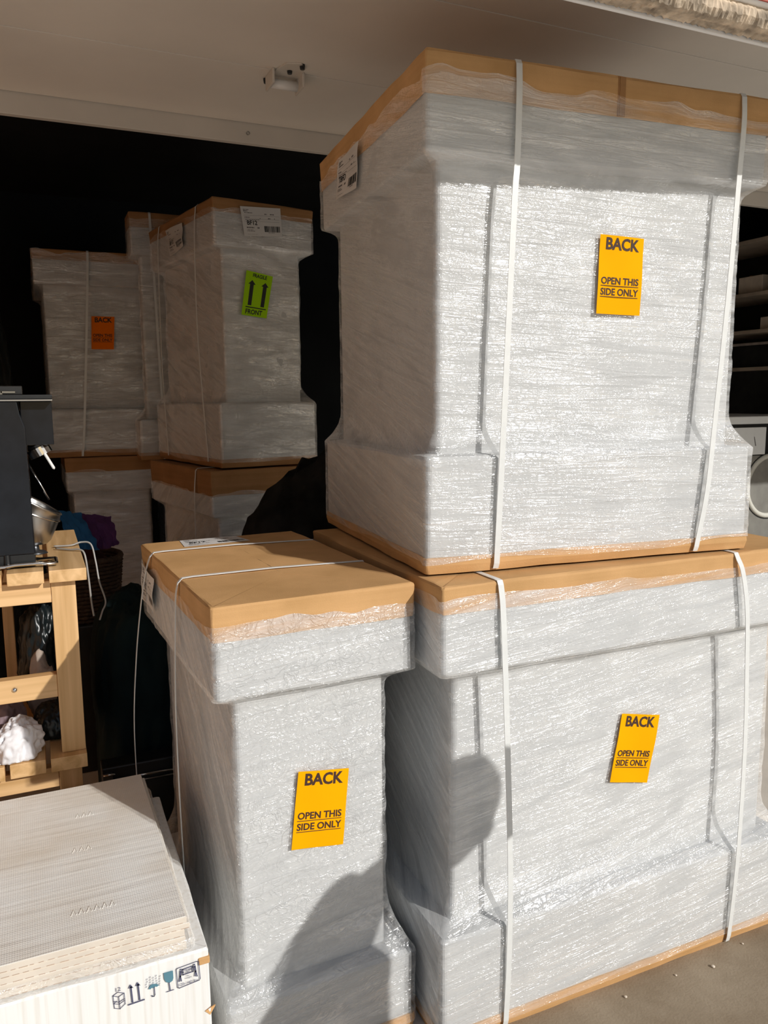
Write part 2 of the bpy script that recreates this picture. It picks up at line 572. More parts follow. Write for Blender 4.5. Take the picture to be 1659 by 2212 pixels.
# ------------------------------------------------------------------ lettering helpers (flat print)
_txt = {}
def text_geo(body, size, bold=0.0, align='CENTER'):
    key = (body, size, bold, align)
    if key in _txt:
        return _txt[key]
    cu = bpy.data.curves.new('t', 'FONT')
    cu.body = body
    cu.size = size
    cu.align_x = align
    cu.offset = bold * size
    cu.resolution_u = 3
    o = bpy.data.objects.new('t', cu)
    COL.objects.link(o)
    dg = bpy.context.evaluated_depsgraph_get()
    me = bpy.data.meshes.new_from_object(o.evaluated_get(dg))
    vs = [(v.co.x, v.co.y) for v in me.vertices]
    fs = [tuple(p.vertices) for p in me.polygons]
    bpy.data.objects.remove(o)
    bpy.data.curves.remove(cu)
    bpy.data.meshes.remove(me)
    _txt[key] = (vs, fs)
    return vs, fs

class Print2D:
    """flat ink shapes in a unit-free 2D plane"""
    def __init__(s):
        s.v, s.f = [], []
    def add(s, vs, fs):
        b = len(s.v)
        s.v += list(vs)
        s.f += [tuple(b + i for i in q) for q in fs]
    def rect(s, x0, y0, x1, y1):
        s.add([(x0, y0), (x1, y0), (x1, y1), (x0, y1)], [(0, 1, 2, 3)])
    def poly(s, pts):
        s.add(pts, [tuple(range(len(pts)))])
    def line(s, pts, w, closed=False):
        n = len(pts)
        for i in range(n if closed else n - 1):
            (ax, ay), (bx, by) = pts[i], pts[(i + 1) % n]
            dx, dy = bx - ax, by - ay
            l = math.hypot(dx, dy) or 1
            ex, ey = dx / l * w / 2, dy / l * w / 2
            nx, ny = -ey, ex
            s.add([(ax - ex + nx, ay - ey + ny), (ax - ex - nx, ay - ey - ny), (bx + ex - nx, by + ey - ny), (bx + ex + nx, by + ey + ny)], [(0, 1, 2, 3)])
    def text(s, body, x, y, size, bold=0.0, align='CENTER', sx=1.0):
        vs, fs = text_geo(body, size, bold, align)
        s.add([(x + a * sx, y + b) for a, b in vs], fs)
    def build(s, name, mat, parent, fn):
        me = bpy.data.meshes.new(name)
        me.from_pydata([tuple(fn(a, b)) for a, b in s.v], [], s.f)
        o = link(name, me, mat, parent)
        o['kind'] = 'stuff'
        return o

def quad_map(c, off=0.0, nrm=(0, -1, 0), bend=None):
    """bilinear map of (0..1, 0..1) onto the quad TL, TR, BR, BL"""
    TL, TR, BR, BL = [Vector(p) for p in c]
    n = Vector(nrm) * off
    def fn(a, b):
        q = BL * (1 - a) * (1 - b) + BR * a * (1 - b) + TR * a * b + TL * (1 - a) * b + n
        if bend is not None:
            q = q + Vector(nrm) * bend(a, b)
        return q
    return fn

def sheet(name, mat, c, parent, nrm, bend=None, th=0.0004, nx=10, ny=12):
    f0, f1 = quad_map(c, 0, nrm, bend), quad_map(c, -th, nrm, bend)
    mb = MB()
    vs, fs = [], []
    for f in (f0, f1):
        for j in range(ny + 1):
            for i in range(nx + 1):
                vs.append(f(i / nx, j / ny))
    m = (nx + 1) * (ny + 1)
    for j in range(ny):
        for i in range(nx):
            a = j * (nx + 1) + i
            fs.append((a, a + 1, a + nx + 2, a + nx + 1))
            fs.append((m + a + nx + 1, m + a + nx + 2, m + a + 1, m + a))
    rim = [i for i in range(nx + 1)] + [(j + 1) * (nx + 1) - 1 for j in range(1, ny + 1)] + [ny * (nx + 1) + i for i in range(nx - 1, -1, -1)] + [j * (nx + 1) for j in range(ny - 1, 0, -1)]
    for k in range(len(rim)):
        a, b = rim[k], rim[(k + 1) % len(rim)]
        fs.append((a, b, m + b, m + a))
    mb.add(vs, fs)
    return mb.build(name, mat, parent, smooth=False)

# ------------------------------------------------------------------ the setting
struct(box_obj('floor', MT['concrete'], -2.2, 6.0, 0.92, 1.40, -0.12, 0.0))
MT['inner'] = simple('pale_bounce_floor', (0.76, 0.69, 0.60), 0.7, var=0.1, scale=5)  # unseen pale slab, added to bounce fill onto the back row
struct(box_obj('floor_inner_bounce', MT['inner'], -2.2, 6.0, 1.402, 5.3, -0.12, 0.0))
MT['drive'] = simple('pale_bounce_drive', (0.82, 0.77, 0.69), 0.9, var=0.12, scale=6, bump=0.2, bscale=120, spec=0.2)  # unseen ground, made pale to bounce fill under the door
struct(box_obj('driveway_bounce', MT['drive'], -14, 16, -16, 0.912, -0.12, -0.004))
struct(box_obj('driveway_side_bounce', MT['drive'], -14, -2.21, 0.912, 1.2, -0.12, -0.004))
GX0, GX1, GY1, CEIL = -1.7, 4.6, 5.2, 2.62
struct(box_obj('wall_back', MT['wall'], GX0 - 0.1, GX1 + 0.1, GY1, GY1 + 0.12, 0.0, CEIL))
MT['warm_bounce'] = simple('warm_bounce_wall', (0.80, 0.45, 0.24), 0.8, var=0.15, scale=4, stretch=(1, 1, 6))  # unseen wall; bright warm tone added to bounce sun onto left faces
struct(box_obj('wall_left_bounce', MT['warm_bounce'], GX0 - 0.12, GX0, 1.2, GY1, 0.0, CEIL))
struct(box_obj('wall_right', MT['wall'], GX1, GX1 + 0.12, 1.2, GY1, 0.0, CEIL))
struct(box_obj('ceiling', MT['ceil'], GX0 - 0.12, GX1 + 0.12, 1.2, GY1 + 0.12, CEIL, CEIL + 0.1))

# front wall over the opening: plaster, a red line and the weathered lintel board
LZ, LY0, LY1 = 2.0878, 1.127, 1.1786
wf = struct(MB().box(GX0 - 3, GX1 + 3, LY0 - 0.012, LY1 + 0.03, LZ + 0.030, 3.3).build('wall_front', MT['white'], bevel=0.006))
MB().box(GX0 - 3, GX1 + 3, LY0 - 0.0145, LY0 - 0.0105, LZ + 0.034, LZ + 0.038).build('red_line', MT['red'], wf)
# lintel board with a ragged worn face
rnd = random.Random(4)
mb = MB()
xs = np.linspace(GX0 - 0.2, GX1 + 0.2, 1500)
prof = [(LY0, 0.032), (LY0 - 0.004, 0.022), (LY0 - 0.002, 0.010), (LY0 + 0.006, 0.001), (LY0 + 0.016, -0.001), (LY0 + 0.028, 0.001), (LY0 + 0.040, 0.0), (LY1 - 0.006, 0.001), (LY1 - 0.006, 0.032)]
vs, fs = [], []
for i, x in enumerate(xs):
    for k, (y, z) in enumerate(prof):
        j = 0.0 if k in (0, len(prof) - 1) else 0.0022
        vs.append((x, y + rnd.uniform(-j, j), LZ + z + rnd.uniform(-j, j) * 0.8))
P_ = len(prof)
for i in range(len(xs) - 1):
    for k in range(P_ - 1):
        fs.append((i * P_ + k, i * P_ + k + 1, (i + 1) * P_ + k + 1, (i + 1) * P_ + k))
mb.add(vs, fs)
lt = struct(mb.build('trim_1', MT['lintel'], smooth=False))
MB().box(GX0 - 0.2, GX1 + 0.2, LY1 - 0.004, LY1 + 0.004, LZ - 0.004, LZ + 0.03).build('edge_bead', MT['white'], lt, bevel=0.002)

# raised sectional door hanging level under the ceiling
DZ = 2.38
dr = bpy.data.objects.new('door_1', None)
COL.objects.link(dr)
struct(dr)
ys = [1.30, 1.834, 2.378, 2.844]
for a, b in zip(ys[:-1], ys[1:]):
    MB().box(GX0 + 0.06, GX1 - 0.06, a + 0.0018, b - 0.0018, DZ, DZ + 0.04).build('door_panel', MT['door'], dr, bevel=0.0012)
    MB().box(GX0 + 0.06, GX1 - 0.06, b - 0.006, b + 0.006, DZ + 0.012, DZ + 0.036).build('section_joint', MT['black'], dr)
MB().box(GX0 + 0.06, GX1 - 0.06, 2.845, 2.872, DZ - 0.067, DZ + 0.045).build('top_rail', MT['rail'], dr, bevel=0.003)
MB().lathe([(0.0001, -0.006), (0.006, -0.006), (0.006, 0.0)], 10, Matrix.Translation((0.742, 2.842, DZ - 0.034)) @ Matrix.Rotation(PI / 2, 4, 'X')).build('screw', MT['black'], dr)

# hinge bracket with roller on the joint between two door sections
hb = MB()
pl = [(-0.036, 0.022), (-0.018, -0.050), (0.016, -0.062), (0.034, -0.040), (0.036, 0.022)]
nb = len(pl)
hb.add([(x, y, 0.0) for x, y in pl] + [(x, y, -0.004) for x, y in pl], [tuple(range(nb)), tuple(range(2 * nb - 1, nb - 1, -1))] + [(i, (i + 1) % nb, nb + (i + 1) % nb, nb + i) for i in range(nb)])
hg = bpy.data.objects.new('hinge_bracket', None)
COL.objects.link(hg)
hg.parent = dr
hg.location = (0.742, 2.374, DZ)
hg.scale = (1.22, 1.22, 1.22)
hb.build('plate', MT['rail'], hg, bevel=0.001)
MB().box(-0.040, -0.034, -0.012, 0.052, -0.034, 0.0).build('cheek', MT['rail'], hg, bevel=0.002)
MB().box(0.034, 0.040, -0.012, 0.052, -0.034, 0.0).build('cheek', MT['rail'], hg, bevel=0.002)
MB().tube([(-0.036, 0.030, -0.020), (0.036, 0.030, -0.020)], 0.0115, 14).build('roller_pin', MT['white'], hg, smooth=True)
for x, y in ((0.022, -0.050), (0.002, -0.014), (-0.036, 0.060)):
    MB().lathe([(0.0001, -0.0105), (0.0055, -0.0105), (0.0065, -0.004), (0.0065, 0.0)], 10).build('bolt', MT['black'], hg, loc=(x, y, 0 if y < 0.05 else -0.001))

# ------------------------------------------------------------------ stretch-wrapped packages
def vnoise(u, v, seed):
    """smooth value noise on arrays"""
    rs = np.random.RandomState(seed)
    T = rs.rand(256, 256)
    ui, vi = np.floor(u).astype(int), np.floor(v).astype(int)
    fu, fv = u - ui, v - vi
    fu, fv = fu * fu * (3 - 2 * fu), fv * fv * (3 - 2 * fv)
    g = lambda a, b: T[a % 256, b % 256]
    return (g(ui, vi) * (1 - fu) + g(ui + 1, vi) * fu) * (1 - fv) + (g(ui, vi + 1) * (1 - fu) + g(ui + 1, vi + 1) * fu) * fv - 0.5

def rrect(x0, x1, y0, y1, r, step, nc=4):
    """rounded rectangle counter-clockwise from the front-left corner; returns points, normals, arc length, face id"""
    P, Nn, F = [], [], []
    cs = [((x0 + r, y0 + r), PI, 1.5 * PI), ((x1 - r, y0 + r), 1.5 * PI, 2 * PI), ((x1 - r, y1 - r), 0, 0.5 * PI), ((x0 + r, y1 - r), 0.5 * PI, PI)]
    for k in range(4):
        (cx, cy), a0, a1 = cs[k]
        for i in range(nc + 1):
            a = a0 + (a1 - a0) * i / nc
            P.append((cx + r * math.cos(a), cy + r * math.sin(a)))
            Nn.append((math.cos(a), math.sin(a)))
            F.append(k if i >= nc / 2 else (k - 1) % 4)
        (nx_, ny_), b0, _ = cs[(k + 1) % 4]
        q = (nx_ + r * math.cos(b0), ny_ + r * math.sin(b0))
        p = P[-1]
        n = step[k]
        for i in range(1, n):
            t = i / n
            P.append((p[0] + (q[0] - p[0]) * t, p[1] + (q[1] - p[1]) * t))
            Nn.append((math.cos(a1), math.sin(a1)))
            F.append(k)
    return np.array(P), np.array(Nn), np.array(F)

def grid_mesh(name, X, smooth=True, uv=None, cap_top=False):
    """X: rings x points x 3, closed round each ring"""
    nr, npn, _ = X.shape
    me = bpy.data.meshes.new(name)
    idx = np.arange(nr * npn).reshape(nr, npn)
    a = idx[:-1, :]
    b = np.roll(idx, -1, 1)[:-1, :]
    c = np.roll(idx, -1, 1)[1:, :]
    d = idx[1:, :]
    q = np.stack([a, b, c, d], -1).reshape(-1, 4)
    nf = len(q)
    me.vertices.add(nr * npn)
    me.vertices.foreach_set('co', X.reshape(-1))
    me.loops.add(nf * 4)
    me.loops.foreach_set('vertex_index', q.reshape(-1))
    me.polygons.add(nf)
    me.polygons.foreach_set('loop_start', np.arange(0, nf * 4, 4))
    me.update(calc_edges=True)
    me.polygons.foreach_set('use_smooth', [smooth] * nf)
    if uv is not None:
        U, V = uv
        ly = me.uv_layers.new(name='UVMap')
        ua, ub = U[:-1, :-1], U[:-1, 1:]
        uu = np.stack([U[:-1, :-1], U[:-1, 1:], U[1:, 1:], U[1:, :-1]], -1).reshape(-1)
        vv = np.stack([V[:-1, :-1], V[:-1, 1:], V[1:, 1:], V[1:, :-1]], -1).reshape(-1)
        ly.data.foreach_set('uv', np.stack([uu, vv], -1).reshape(-1))
    me.validate()
    return me

def block(name, mat, secs, parent, noise_amp=0.0, seed=0, top=True, step=0.03):
    """solid block from stacked rounded rectangles (z, x0, x1, y0, y1, r)"""
    z, x0, x1, y0, y1, r = secs[0]
    st = [max(2, int((x1 - x0) / step)), max(2, int((y1 - y0) / step))] * 2
    rows = []
    ss = list(secs)
    if top:
        z, x0, x1, y0, y1, r = secs[-1]
        m = min(x1 - x0, y1 - y0) / 2
        for f in (0.25, 0.6, 0.9995):
            ss.append((z, x0 + m * f, x1 - m * f, y0 + m * f, y1 - m * f, r * (1 - f * 0.9)))
    for i, (z, x0, x1, y0, y1, r) in enumerate(ss):
        P, Nn, F = rrect(x0, x1, y0, y1, r, st)
        k = np.arange(len(P))
        if noise_amp > 0:
            dn = vnoise(k * 0.45 + 3 * i, np.full(len(P), i * 2.3), seed) * 2 * noise_amp
            dz = vnoise(k * 0.3, np.full(len(P), i * 1.1 + 9), seed + 5) * 2 * noise_amp
        else:
            dn = dz = 0.0 * k
        edge = 1.0 if i < len(secs) else 0.25
        rows.append(np.stack([P[:, 0] + Nn[:, 0] * dn * edge, P[:, 1] + Nn[:, 1] * dn * edge, z + dz * edge], -1))
    me = grid_mesh(name, np.array(rows), smooth=False)
    return link(name, me, mat, parent)

def smooth01(t):
    t = np.clip(t, 0, 1)
    return t * t * (3 - 2 * t)

def package(name, label, loc, rz, w, d, h, lb, bt, ins, cap=0.083, tray=0.035, ftop=0.05, step=0.012, film='film', mats=('card', 'foam'), tilt=(0, 0, 0, 0), lump=0.003, seed=1, sh=0.038, sb=0.075, group='stretch-wrapped packages', rag=0.012):
    root = thing(name, label, 'package', loc, rz, group)
    zl = h - lb
    e = 0.005
    # cardboard cap over the top
    block('cardboard_cap', MT[mats[0]], [(h - cap, e * .6, w - e * .6, e * .6, d - e * .6, 0.005), (h - cap * 0.5, 0.001, w - 0.001, 0.001, d - 0.001, 0.005), (h - 0.006, 0.0, w, 0.0, d, 0.005), (h - 0.0012, 0.002, w - 0.002, 0.002, d - 0.002, 0.005), (h, 0.006, w - 0.006, 0.006, d - 0.006, 0.005)], root, 0.0016, seed)
    # foam inside the film: base block, column, lid block
    fi = ins + 0.004
    block('foam_padding', MT[mats[1]], [(tray - 0.006, e, w - e, e, d - e, 0.012), (bt - 0.006, e, w - e, e, d - e, 0.012), (bt, e + .006, w - e - .006, e + .006, d - e - .006, 0.012), (bt + 0.004, fi, w - fi, fi, d - fi, 0.012), (zl - 0.002, fi, w - fi, fi, d - fi, 0.012), (zl, e + .004, w - e - .004, e + .004, d - e - .004, 0.012), (zl + 0.006, e, w - e, e, d - e, 0.012), (h - cap + 0.004, e, w - e, e, d - e, 0.012)], root, 0.0015, seed + 3, top=False)
    block('cardboard_tray', MT[mats[0]], [(0.0, 0.004, w - 0.004, 0.004, d - 0.004, 0.008), (tray * 0.5, 0.0, w, 0.0, d, 0.008), (tray, 0.002, w - 0.002, 0.002, d - 0.002, 0.008)], root, 0.0012, seed + 7)
    # film skin
    st = [max(4, int((w - 0.03) / step)), max(4, int((d - 0.03) / step))] * 2
    dzs = step * 0.75
    zs = np.linspace(0.0, 1.0, int((h - ftop - tray * 0.6) / dzs))
    rows = []
    npn = None
    Us, Vs = [], []
    for t in zs:
        z = tray * 0.6 + (h - ftop - tray * 0.6) * t
        k = (1 - (1 - np.clip((zl - z) / sh, 0, 1)) ** 2.5) * (1 - (1 - np.clip((z - bt) / sb, 0, 1)) ** 1.7)
        i_ = ins * k - 0.002
        P, Nn, F = rrect(i_, w - i_, i_, d - i_, 0.012, st)
        if npn is None:
            npn = len(P)
            seg = np.linalg.norm(np.diff(np.vstack([P, P[:1]]), axis=0), axis=1)
            u = np.concatenate([[0], np.cumsum(seg)])
            sl = np.array([tilt[f] for f in F])
            # streak slope summed round the unit so that the pattern runs on over each corner
            off = np.concatenate([[0], np.cumsum(seg * sl)])
        uu = u[:-1]
        zz = z - off[:-1]
        dn = vnoise(uu * 5, zz * 70 + 40, seed) * 0.0022 + vnoise(uu * 9, zz * 30 + 7, seed + 1) * 0.0022
        dn = dn + k * vnoise(uu * 14, np.full(npn, z * 16), seed + 2) * lump * 2
        dn = dn - abs(vnoise(uu * 22, np.full(npn, z * 30), seed + 6)) * lump * 0.8 * k
        edge = np.exp(-((1 - t) * (h / 0.02)) ** 2) * (vnoise(uu * 7, np.zeros(npn), seed + 9) + vnoise(uu * 23, np.zeros(npn), seed + 10) * 0.5) * rag * 2
        ed2 = np.exp(-(t * (h / 0.02)) ** 2) * (vnoise(uu * 5, np.zeros(npn), seed + 12)) * rag * 1.6
        rows.append(np.stack([P[:, 0] + Nn[:, 0] * dn, P[:, 1] + Nn[:, 1] * dn, z + edge + ed2], -1))
        Us.append(u)
        Vs.append(z - off)
    me = grid_mesh('stretch_film', np.array(rows), True, (np.array(Us), np.array(Vs)))
    link('stretch_film', me, MT[film], root)
    return root

def straps_front(root, w, d, h, lanes, th=0.0016, width=0.0135):
    """white straps round the unit front to back; lanes: list of [(s, z, outward)] down the front"""
    for lane in lanes:
        s0 = lane[0][0]
        pts = [(s0, d + 0.004, 0.3), (s0, d + 0.005, h - 0.02), (s0, d - 0.004, h + 0.001), (s0, d * 0.5, h + 0.0014), (s0, 0.012, h + 0.0014), (s0, 0.001, h + 0.0006), (s0, -0.004, h - 0.008)]
        sl = lane[-1]
        pts = pts[:-1] + spline([(s0, -0.004, h - 0.008)] + [(s, -o, z) for s, z, o in lane[1:]], 6) + [(sl[0] - 0.001, -0.003, 0.004), (sl[0] - 0.002, 0.02, 0.0012)]
        MB().ribbon(pts, (1, 0, 0), width, th).build('strap', MT['strap'], root)

def straps_side(root, w, d, h, lanes, th=0.0016, width=0.009):
    """straps running across the top and down the left side; lanes: [(t on the right edge, t), (t, z, outward) ...]"""
    for lane in lanes:
        (tr, tl) = lane[0]
        pts = [(w + 0.004, tr, h * 0.3), (w + 0.005, tr, h - 0.02), (w - 0.004, tr, h + 0.0012), (w * 0.5, (tr + tl) / 2 + 0.006, h + 0.004), (0.03, tl, h + 0.003), (0.006, tl, h + 0.0016), (-0.004, tl - 0.001, h - 0.008)]
        pts = pts[:-1] + spline([(-0.004, tl - 0.001, h - 0.008)] + [(-o, t, z) for t, z, o in lane[1:]], 6)
        MB().ribbon(pts, (0, 1, 0), width, th).build('strap', MT['strap'], root)

def back_sticker(root, c, nrm=(0, -1, 0), mat='orange', bend=None, label='orange BACK sticker'):
    st = sheet('sticker', MT[mat], c, root, nrm, bend)
    st['label'] = label
    pr = Print2D()
    pr.text('BACK', 0.50, 0.825, 0.205, 0.034, sx=1.40)
    for y, t in ((0.385, 'OPEN THIS'), (0.245, 'SIDE ONLY')):
        pr.text(t, 0.49, y, 0.122, 0.026, sx=1.42)
        pr.rect(0.06, y - 0.028, 0.92, y - 0.019)
    pr.build('lettering', MT['ink_b'], st, quad_map(c, 0.0006, nrm, bend))
    return st

def ship_label(root, c, nrm, code='BF12', bend=None, code_x=0.24, bar=True, th=0.0004):
    st = sheet('shipping_label', MT['paper'], c, root, nrm, bend, th=th)
    st['label'] = 'white paper shipping label'
    r = random.Random(len(code) * 7 + int(abs(c[0][0]) * 1000))
    pr = Print2D()
    pr.text(code, code_x, 0.385, 0.21, 0.024, sx=0.62)
    if bar:
        x = 0.545
        while x < 0.955:
            bw = r.choice((0.006, 0.009, 0.016, 0.022))
            pr.rect(x, 0.15, min(x + bw, 0.96), 0.355)
            x += bw + r.choice((0.006, 0.009, 0.014))
    pr.build('print', MT['ink'], st, quad_map(c, 0.0006, nrm, bend))
    p2 = Print2D()
    def dashes(x0, x1, y, hh):
        x = x0
        while x < x1:
            l = r.uniform(0.012, 0.05)
            p2.rect(x, y, min(x + l, x1), y + hh)
            x += l + 0.010
    for x0, x1, y, hh in ((0.06, 0.2, 0.88, 0.03), (0.06, 0.16, 0.83, 0.035), (0.08, 0.28, 0.775, 0.03), (0.58, 0.64, 0.745, 0.035), (0.72, 0.82, 0.745, 0.035), (0.07, 0.2, 0.62, 0.03), (0.45, 0.47, 0.60, 0.025), (0.66, 0.73, 0.60, 0.035), (0.82, 0.84, 0.60, 0.03), (0.08, 0.45, 0.55, 0.02), (0.09, 0.28, 0.27, 0.04), (0.36, 0.42, 0.26, 0.05), (0.09, 0.25, 0.20, 0.02), (0.09, 0.30, 0.16, 0.02), (0.64, 0.80, 0.115, 0.018), (0.09, 0.36, 0.06, 0.008)):
        dashes(x0, x1, y, hh)
    for y in (0.70, 0.585, 0.50):
        p2.rect(0.05, y, 0.95, y + 0.006)
    p2.build('small_print', MT['ink_grey'], st, quad_map(c, 0.0005, nrm, bend))
    return st

wav = lambda amp, ph=0.0: (lambda a, b: amp * (math.sin(a * 5 + b * 3 + ph) + 0.6 * math.sin(b * 9 + ph * 2)))

# --- wide unit on the ground (lower right)
HB = 1.05
B = package('wrapped_package', 'wide stretch-wrapped package on the ground with a slanted orange sticker', (0.733, 1.383, 0), 0.0068, 1.07, 0.80, HB, 0.194, 0.256, 0.053, cap=0.060, ftop=0.030, tilt=(0.10, 0, 0, -0.55), seed=11, sb=0.10, lump=0.0012, rag=0.006)
straps_front(B, 1.07, 0.80, HB, [[(0.137, 0), (0.140, 1.0, 0.008), (0.145, 0.9, 0.010), (0.155, 0.7, 0.010), (0.166, 0.45, 0.010), (0.169, 0.3, 0.010), (0.168, 0.15, 0.009), (0.165, 0.02, 0.006)],
                                 [(0.812, 0), (0.826, 1.0, 0.012), (0.843, 0.9, 0.016), (0.858, 0.74, 0.012), (0.869, 0.55, 0.010), (0.866, 0.3, 0.012), (0.862, 0.15, 0.010), (0.856, 0.02, 0.006)]])
back_sticker(B, [(0.519, 0.047, 0.673), (0.636, 0.047, 0.650), (0.604, 0.047, 0.479), (0.486, 0.047, 0.506)], bend=wav(0.0012, 1))
# --- wide unit stacked on it
HA = 1.05
A = package('wrapped_package', 'wide stretch-wrapped package standing on top of another wide one, under the raised door', (0.74, 1.472, HB + 0.006), -0.0748, 0.866, 0.80, HA, 0.190, 0.25, 0.040, cap=0.083, ftop=0.045, tilt=(-0.03, 0, 0, -0.22), seed=23, lump=0.0014, rag=0.014)
straps_front(A, 0.866, 0.80, HA, [[(0.204, 0), (0.203, 0.98, 0.008), (0.200, 0.85, 0.009), (0.194, 0.76, 0.010), (0.178, 0.35, 0.010), (0.172, 0.2, 0.010), (0.166, 0.015, 0.006)],
                                  [(0.778, 0), (0.777, 0.98, 0.008), (0.770, 0.86, 0.009), (0.756, 0.6, 0.010), (0.735, 0.3, 0.010), (0.722, 0.15, 0.012), (0.703, 0.015, 0.006)]])
back_sticker(A, [(0.434, 0.033, 0.731), (0.549, 0.033, 0.727), (0.544, 0.033, 0.557), (0.428, 0.033, 0.559)], bend=wav(0.0010, 2))
ship_label(A, [(-0.009, 0.576, 0.994), (-0.009, 0.398, 0.992), (-0.009, 0.424, 0.889), (-0.009, 0.595, 0.899)], (-1, 0, 0), 'TBFD', wav(0.002, 0.5))
MB().box(0.444, 0.4475, -0.0012, 0.004, HA - 0.082, HA - 0.002).box(0.4475, 0.462, -0.0022, 0.004, HA - 0.082, HA - 0.003).build('flap_seam', MT['card_shade_seam'], A, bevel=0.0006)
# --- narrow unit (left front)
HC = 1.044
C = package('wrapped_package', 'narrow stretch-wrapped package with a sunlit bare cardboard top, front centre', (0.279, 1.45, 0), 0.0475, 0.437, 0.757, HC, 0.192, 0.193, 0.048, cap=0.072, ftop=0.042, film='film_c', tilt=(0.09, 0, 0, -0.75), seed=37, sb=0.13, lump=0.0022, rag=0.010)
straps_side(C, 0.437, 0.757, HC, [[(0.255, 0.272), (0.285, 0.99, 0.008), (0.310, 0.85, 0.010), (0.330, 0.7, 0.010), (0.330, 0.5, 0.010), (0.315, 0.3, 0.010), (0.305, 0.1, 0.008), (0.303, 0.03, 0.006)],
                                  [(0.584, 0.602), (0.640, 0.99, 0.010), (0.665, 0.9, 0.022), (0.675, 0.75, 0.040), (0.675, 0.55, 0.055), (0.675, 0.3, 0.050), (0.670, 0.1, 0.020), (0.668, 0.03, 0.006)]])
back_sticker(C, [(0.181, 0.042, 0.659), (0.296, 0.042, 0.641), (0.279, 0.042, 0.470), (0.161, 0.042, 0.488)], bend=wav(0.0008, 3))
ship_label(C, [(-0.0095, 0.713, 1.000), (-0.0095, 0.533, 0.992), (-0.0095, 0.562, 0.900), (-0.0095, 0.719, 0.903)], (-1, 0, 0), 'BF12', wav(0.002, 1.5))
ship_label(C, [(0.094, 0.647, HC + 0.0014), (0.276, 0.657, HC + 0.0014), (0.260, 0.745, HC + 0.0014), (0.102, 0.745, HC + 0.0014)][::-1], (0, 0, 1), 'BF12')

# --- back row, in the dark of the garage
D = package('wrapped_package', 'narrow stretch-wrapped package with a green FRAGILE sticker, on top of the back row', (0.693, 3.238, 1.151), 0.1775, 0.451, 0.795, 1.072, 0.182, 0.265, 0.047, cap=0.055, ftop=0.04, step=0.018, tilt=(-0.04, 0, 0, -0.3), film='film_dim', seed=51, lump=0.005, mats=('card_shade_seam', 'foam'))
straps_side(D, 0.451, 0.795, 1.072, [[(0.16, 0.171), (0.18, 0.95, 0.010), (0.19, 0.6, 0.010), (0.16, 0.3, 0.010), (0.133, 0.02, 0.006)],
                                     [(0.62, 0.635), (0.645, 0.95, 0.010), (0.66, 0.5, 0.010), (0.65, 0.3, 0.010), (0.638, 0.02, 0.006)]])
c = [(0.153, 0.035, 0.807), (0.272, 0.035, 0.790), (0.237, 0.035, 0.617), (0.124, 0.035, 0.627)]
gs = sheet('sticker', MT['green'], c, D, (0, -1, 0))
gs['label'] = 'green FRAGILE FRONT sticker with two arrows'
pr = Print2D()
pr.text('FRAGILE', 0.52, 0.885, 0.115, 0.028, sx=1.25)
pr.text('FRONT', 0.46, 0.045, 0.15, 0.028, sx=1.35)
pr.rect(0.12, 0.185, 0.92, 0.208)
for x in (0.26, 0.76):
    pr.poly([(x - 0.07, 0.24), (x + 0.07, 0.24), (x + 0.07, 0.72), (x - 0.07, 0.72)])
    pr.poly([(x - 0.14, 0.715), (x + 0.14, 0.715), (x, 0.81)])
pr.build('lettering', MT['ink'], gs, quad_map(c, 0.0006))
ship_label(D, [(0.114, -0.007, 1.046), (0.293, -0.007, 1.058), (0.299, -0.007, 0.946), (0.130, -0.007, 0.933)], (0, -1, 0), 'BF12')
ship_label(D, [(-0.010, 0.53, 1.030), (-0.010, 0.32, 1.027), (-0.010, 0.31, 0.930), (-0.010, 0.485, 0.912)], (-1, 0, 0), 'BF12', wav(0.003, 2.5))
H_ = package('wrapped_package', 'narrow stretch-wrapped package with a shade-darkened cardboard top, beneath the one with the green sticker', (0.640, 3.215, 0), 0.17, 0.47, 0.80, 1.143, 0.195, 0.25, 0.045, cap=0.105, ftop=0.095, step=0.02, tilt=(0.03, 0, 0, 0.5), film='film_dim', seed=57, mats=('card_shade_seam', 'foam'))
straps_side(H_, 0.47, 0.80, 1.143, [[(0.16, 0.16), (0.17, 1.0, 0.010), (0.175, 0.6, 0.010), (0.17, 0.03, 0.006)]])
Eu = package('wrapped_package', 'far narrow stretch-wrapped package with a deep orange sticker, at the back left', (0.034, 4.30, 1.150), 0.0, 0.62, 0.76, 1.015, 0.165, 0.24, 0.040, cap=0.05, ftop=0.01, step=0.02, film='film_dim', seed=61, lump=0.004, mats=('card_shade_seam', 'foam'))
straps_front(Eu, 0.62, 0.76, 1.015, [[(0.258, 0), (0.255, 0.95, 0.008), (0.245, 0.8, 0.010), (0.215, 0.4, 0.010), (0.190, 0.1, 0.010), (0.180, 0.02, 0.006)]], width=0.011)
back_sticker(Eu, [(0.262, 0.028, 0.703), (0.372, 0.028, 0.704), (0.361, 0.028, 0.541), (0.253, 0.028, 0.540)], mat='orange_d', label='deep orange BACK sticker')
Fu = package('wrapped_package', 'tallest, thin stretch-wrapped package wedged between the deep orange and green stickers', (0.476, 4.125, 1.134), 0.0, 0.60, 0.165, 1.20, 0.20, 0.20, 0.045, cap=0.07, ftop=0.03, step=0.02, film='film_dim', seed=67, lump=0.006, mats=('card_shade_seam', 'foam'))
straps_front(Fu, 0.60, 0.165, 1.20, [[(0.098, 0), (0.100, 1.1, 0.010), (0.105, 0.9, 0.012), (0.112, 0.5, 0.012), (0.118, 0.25, 0.012), (0.120, 0.02, 0.006)]], width=0.011)
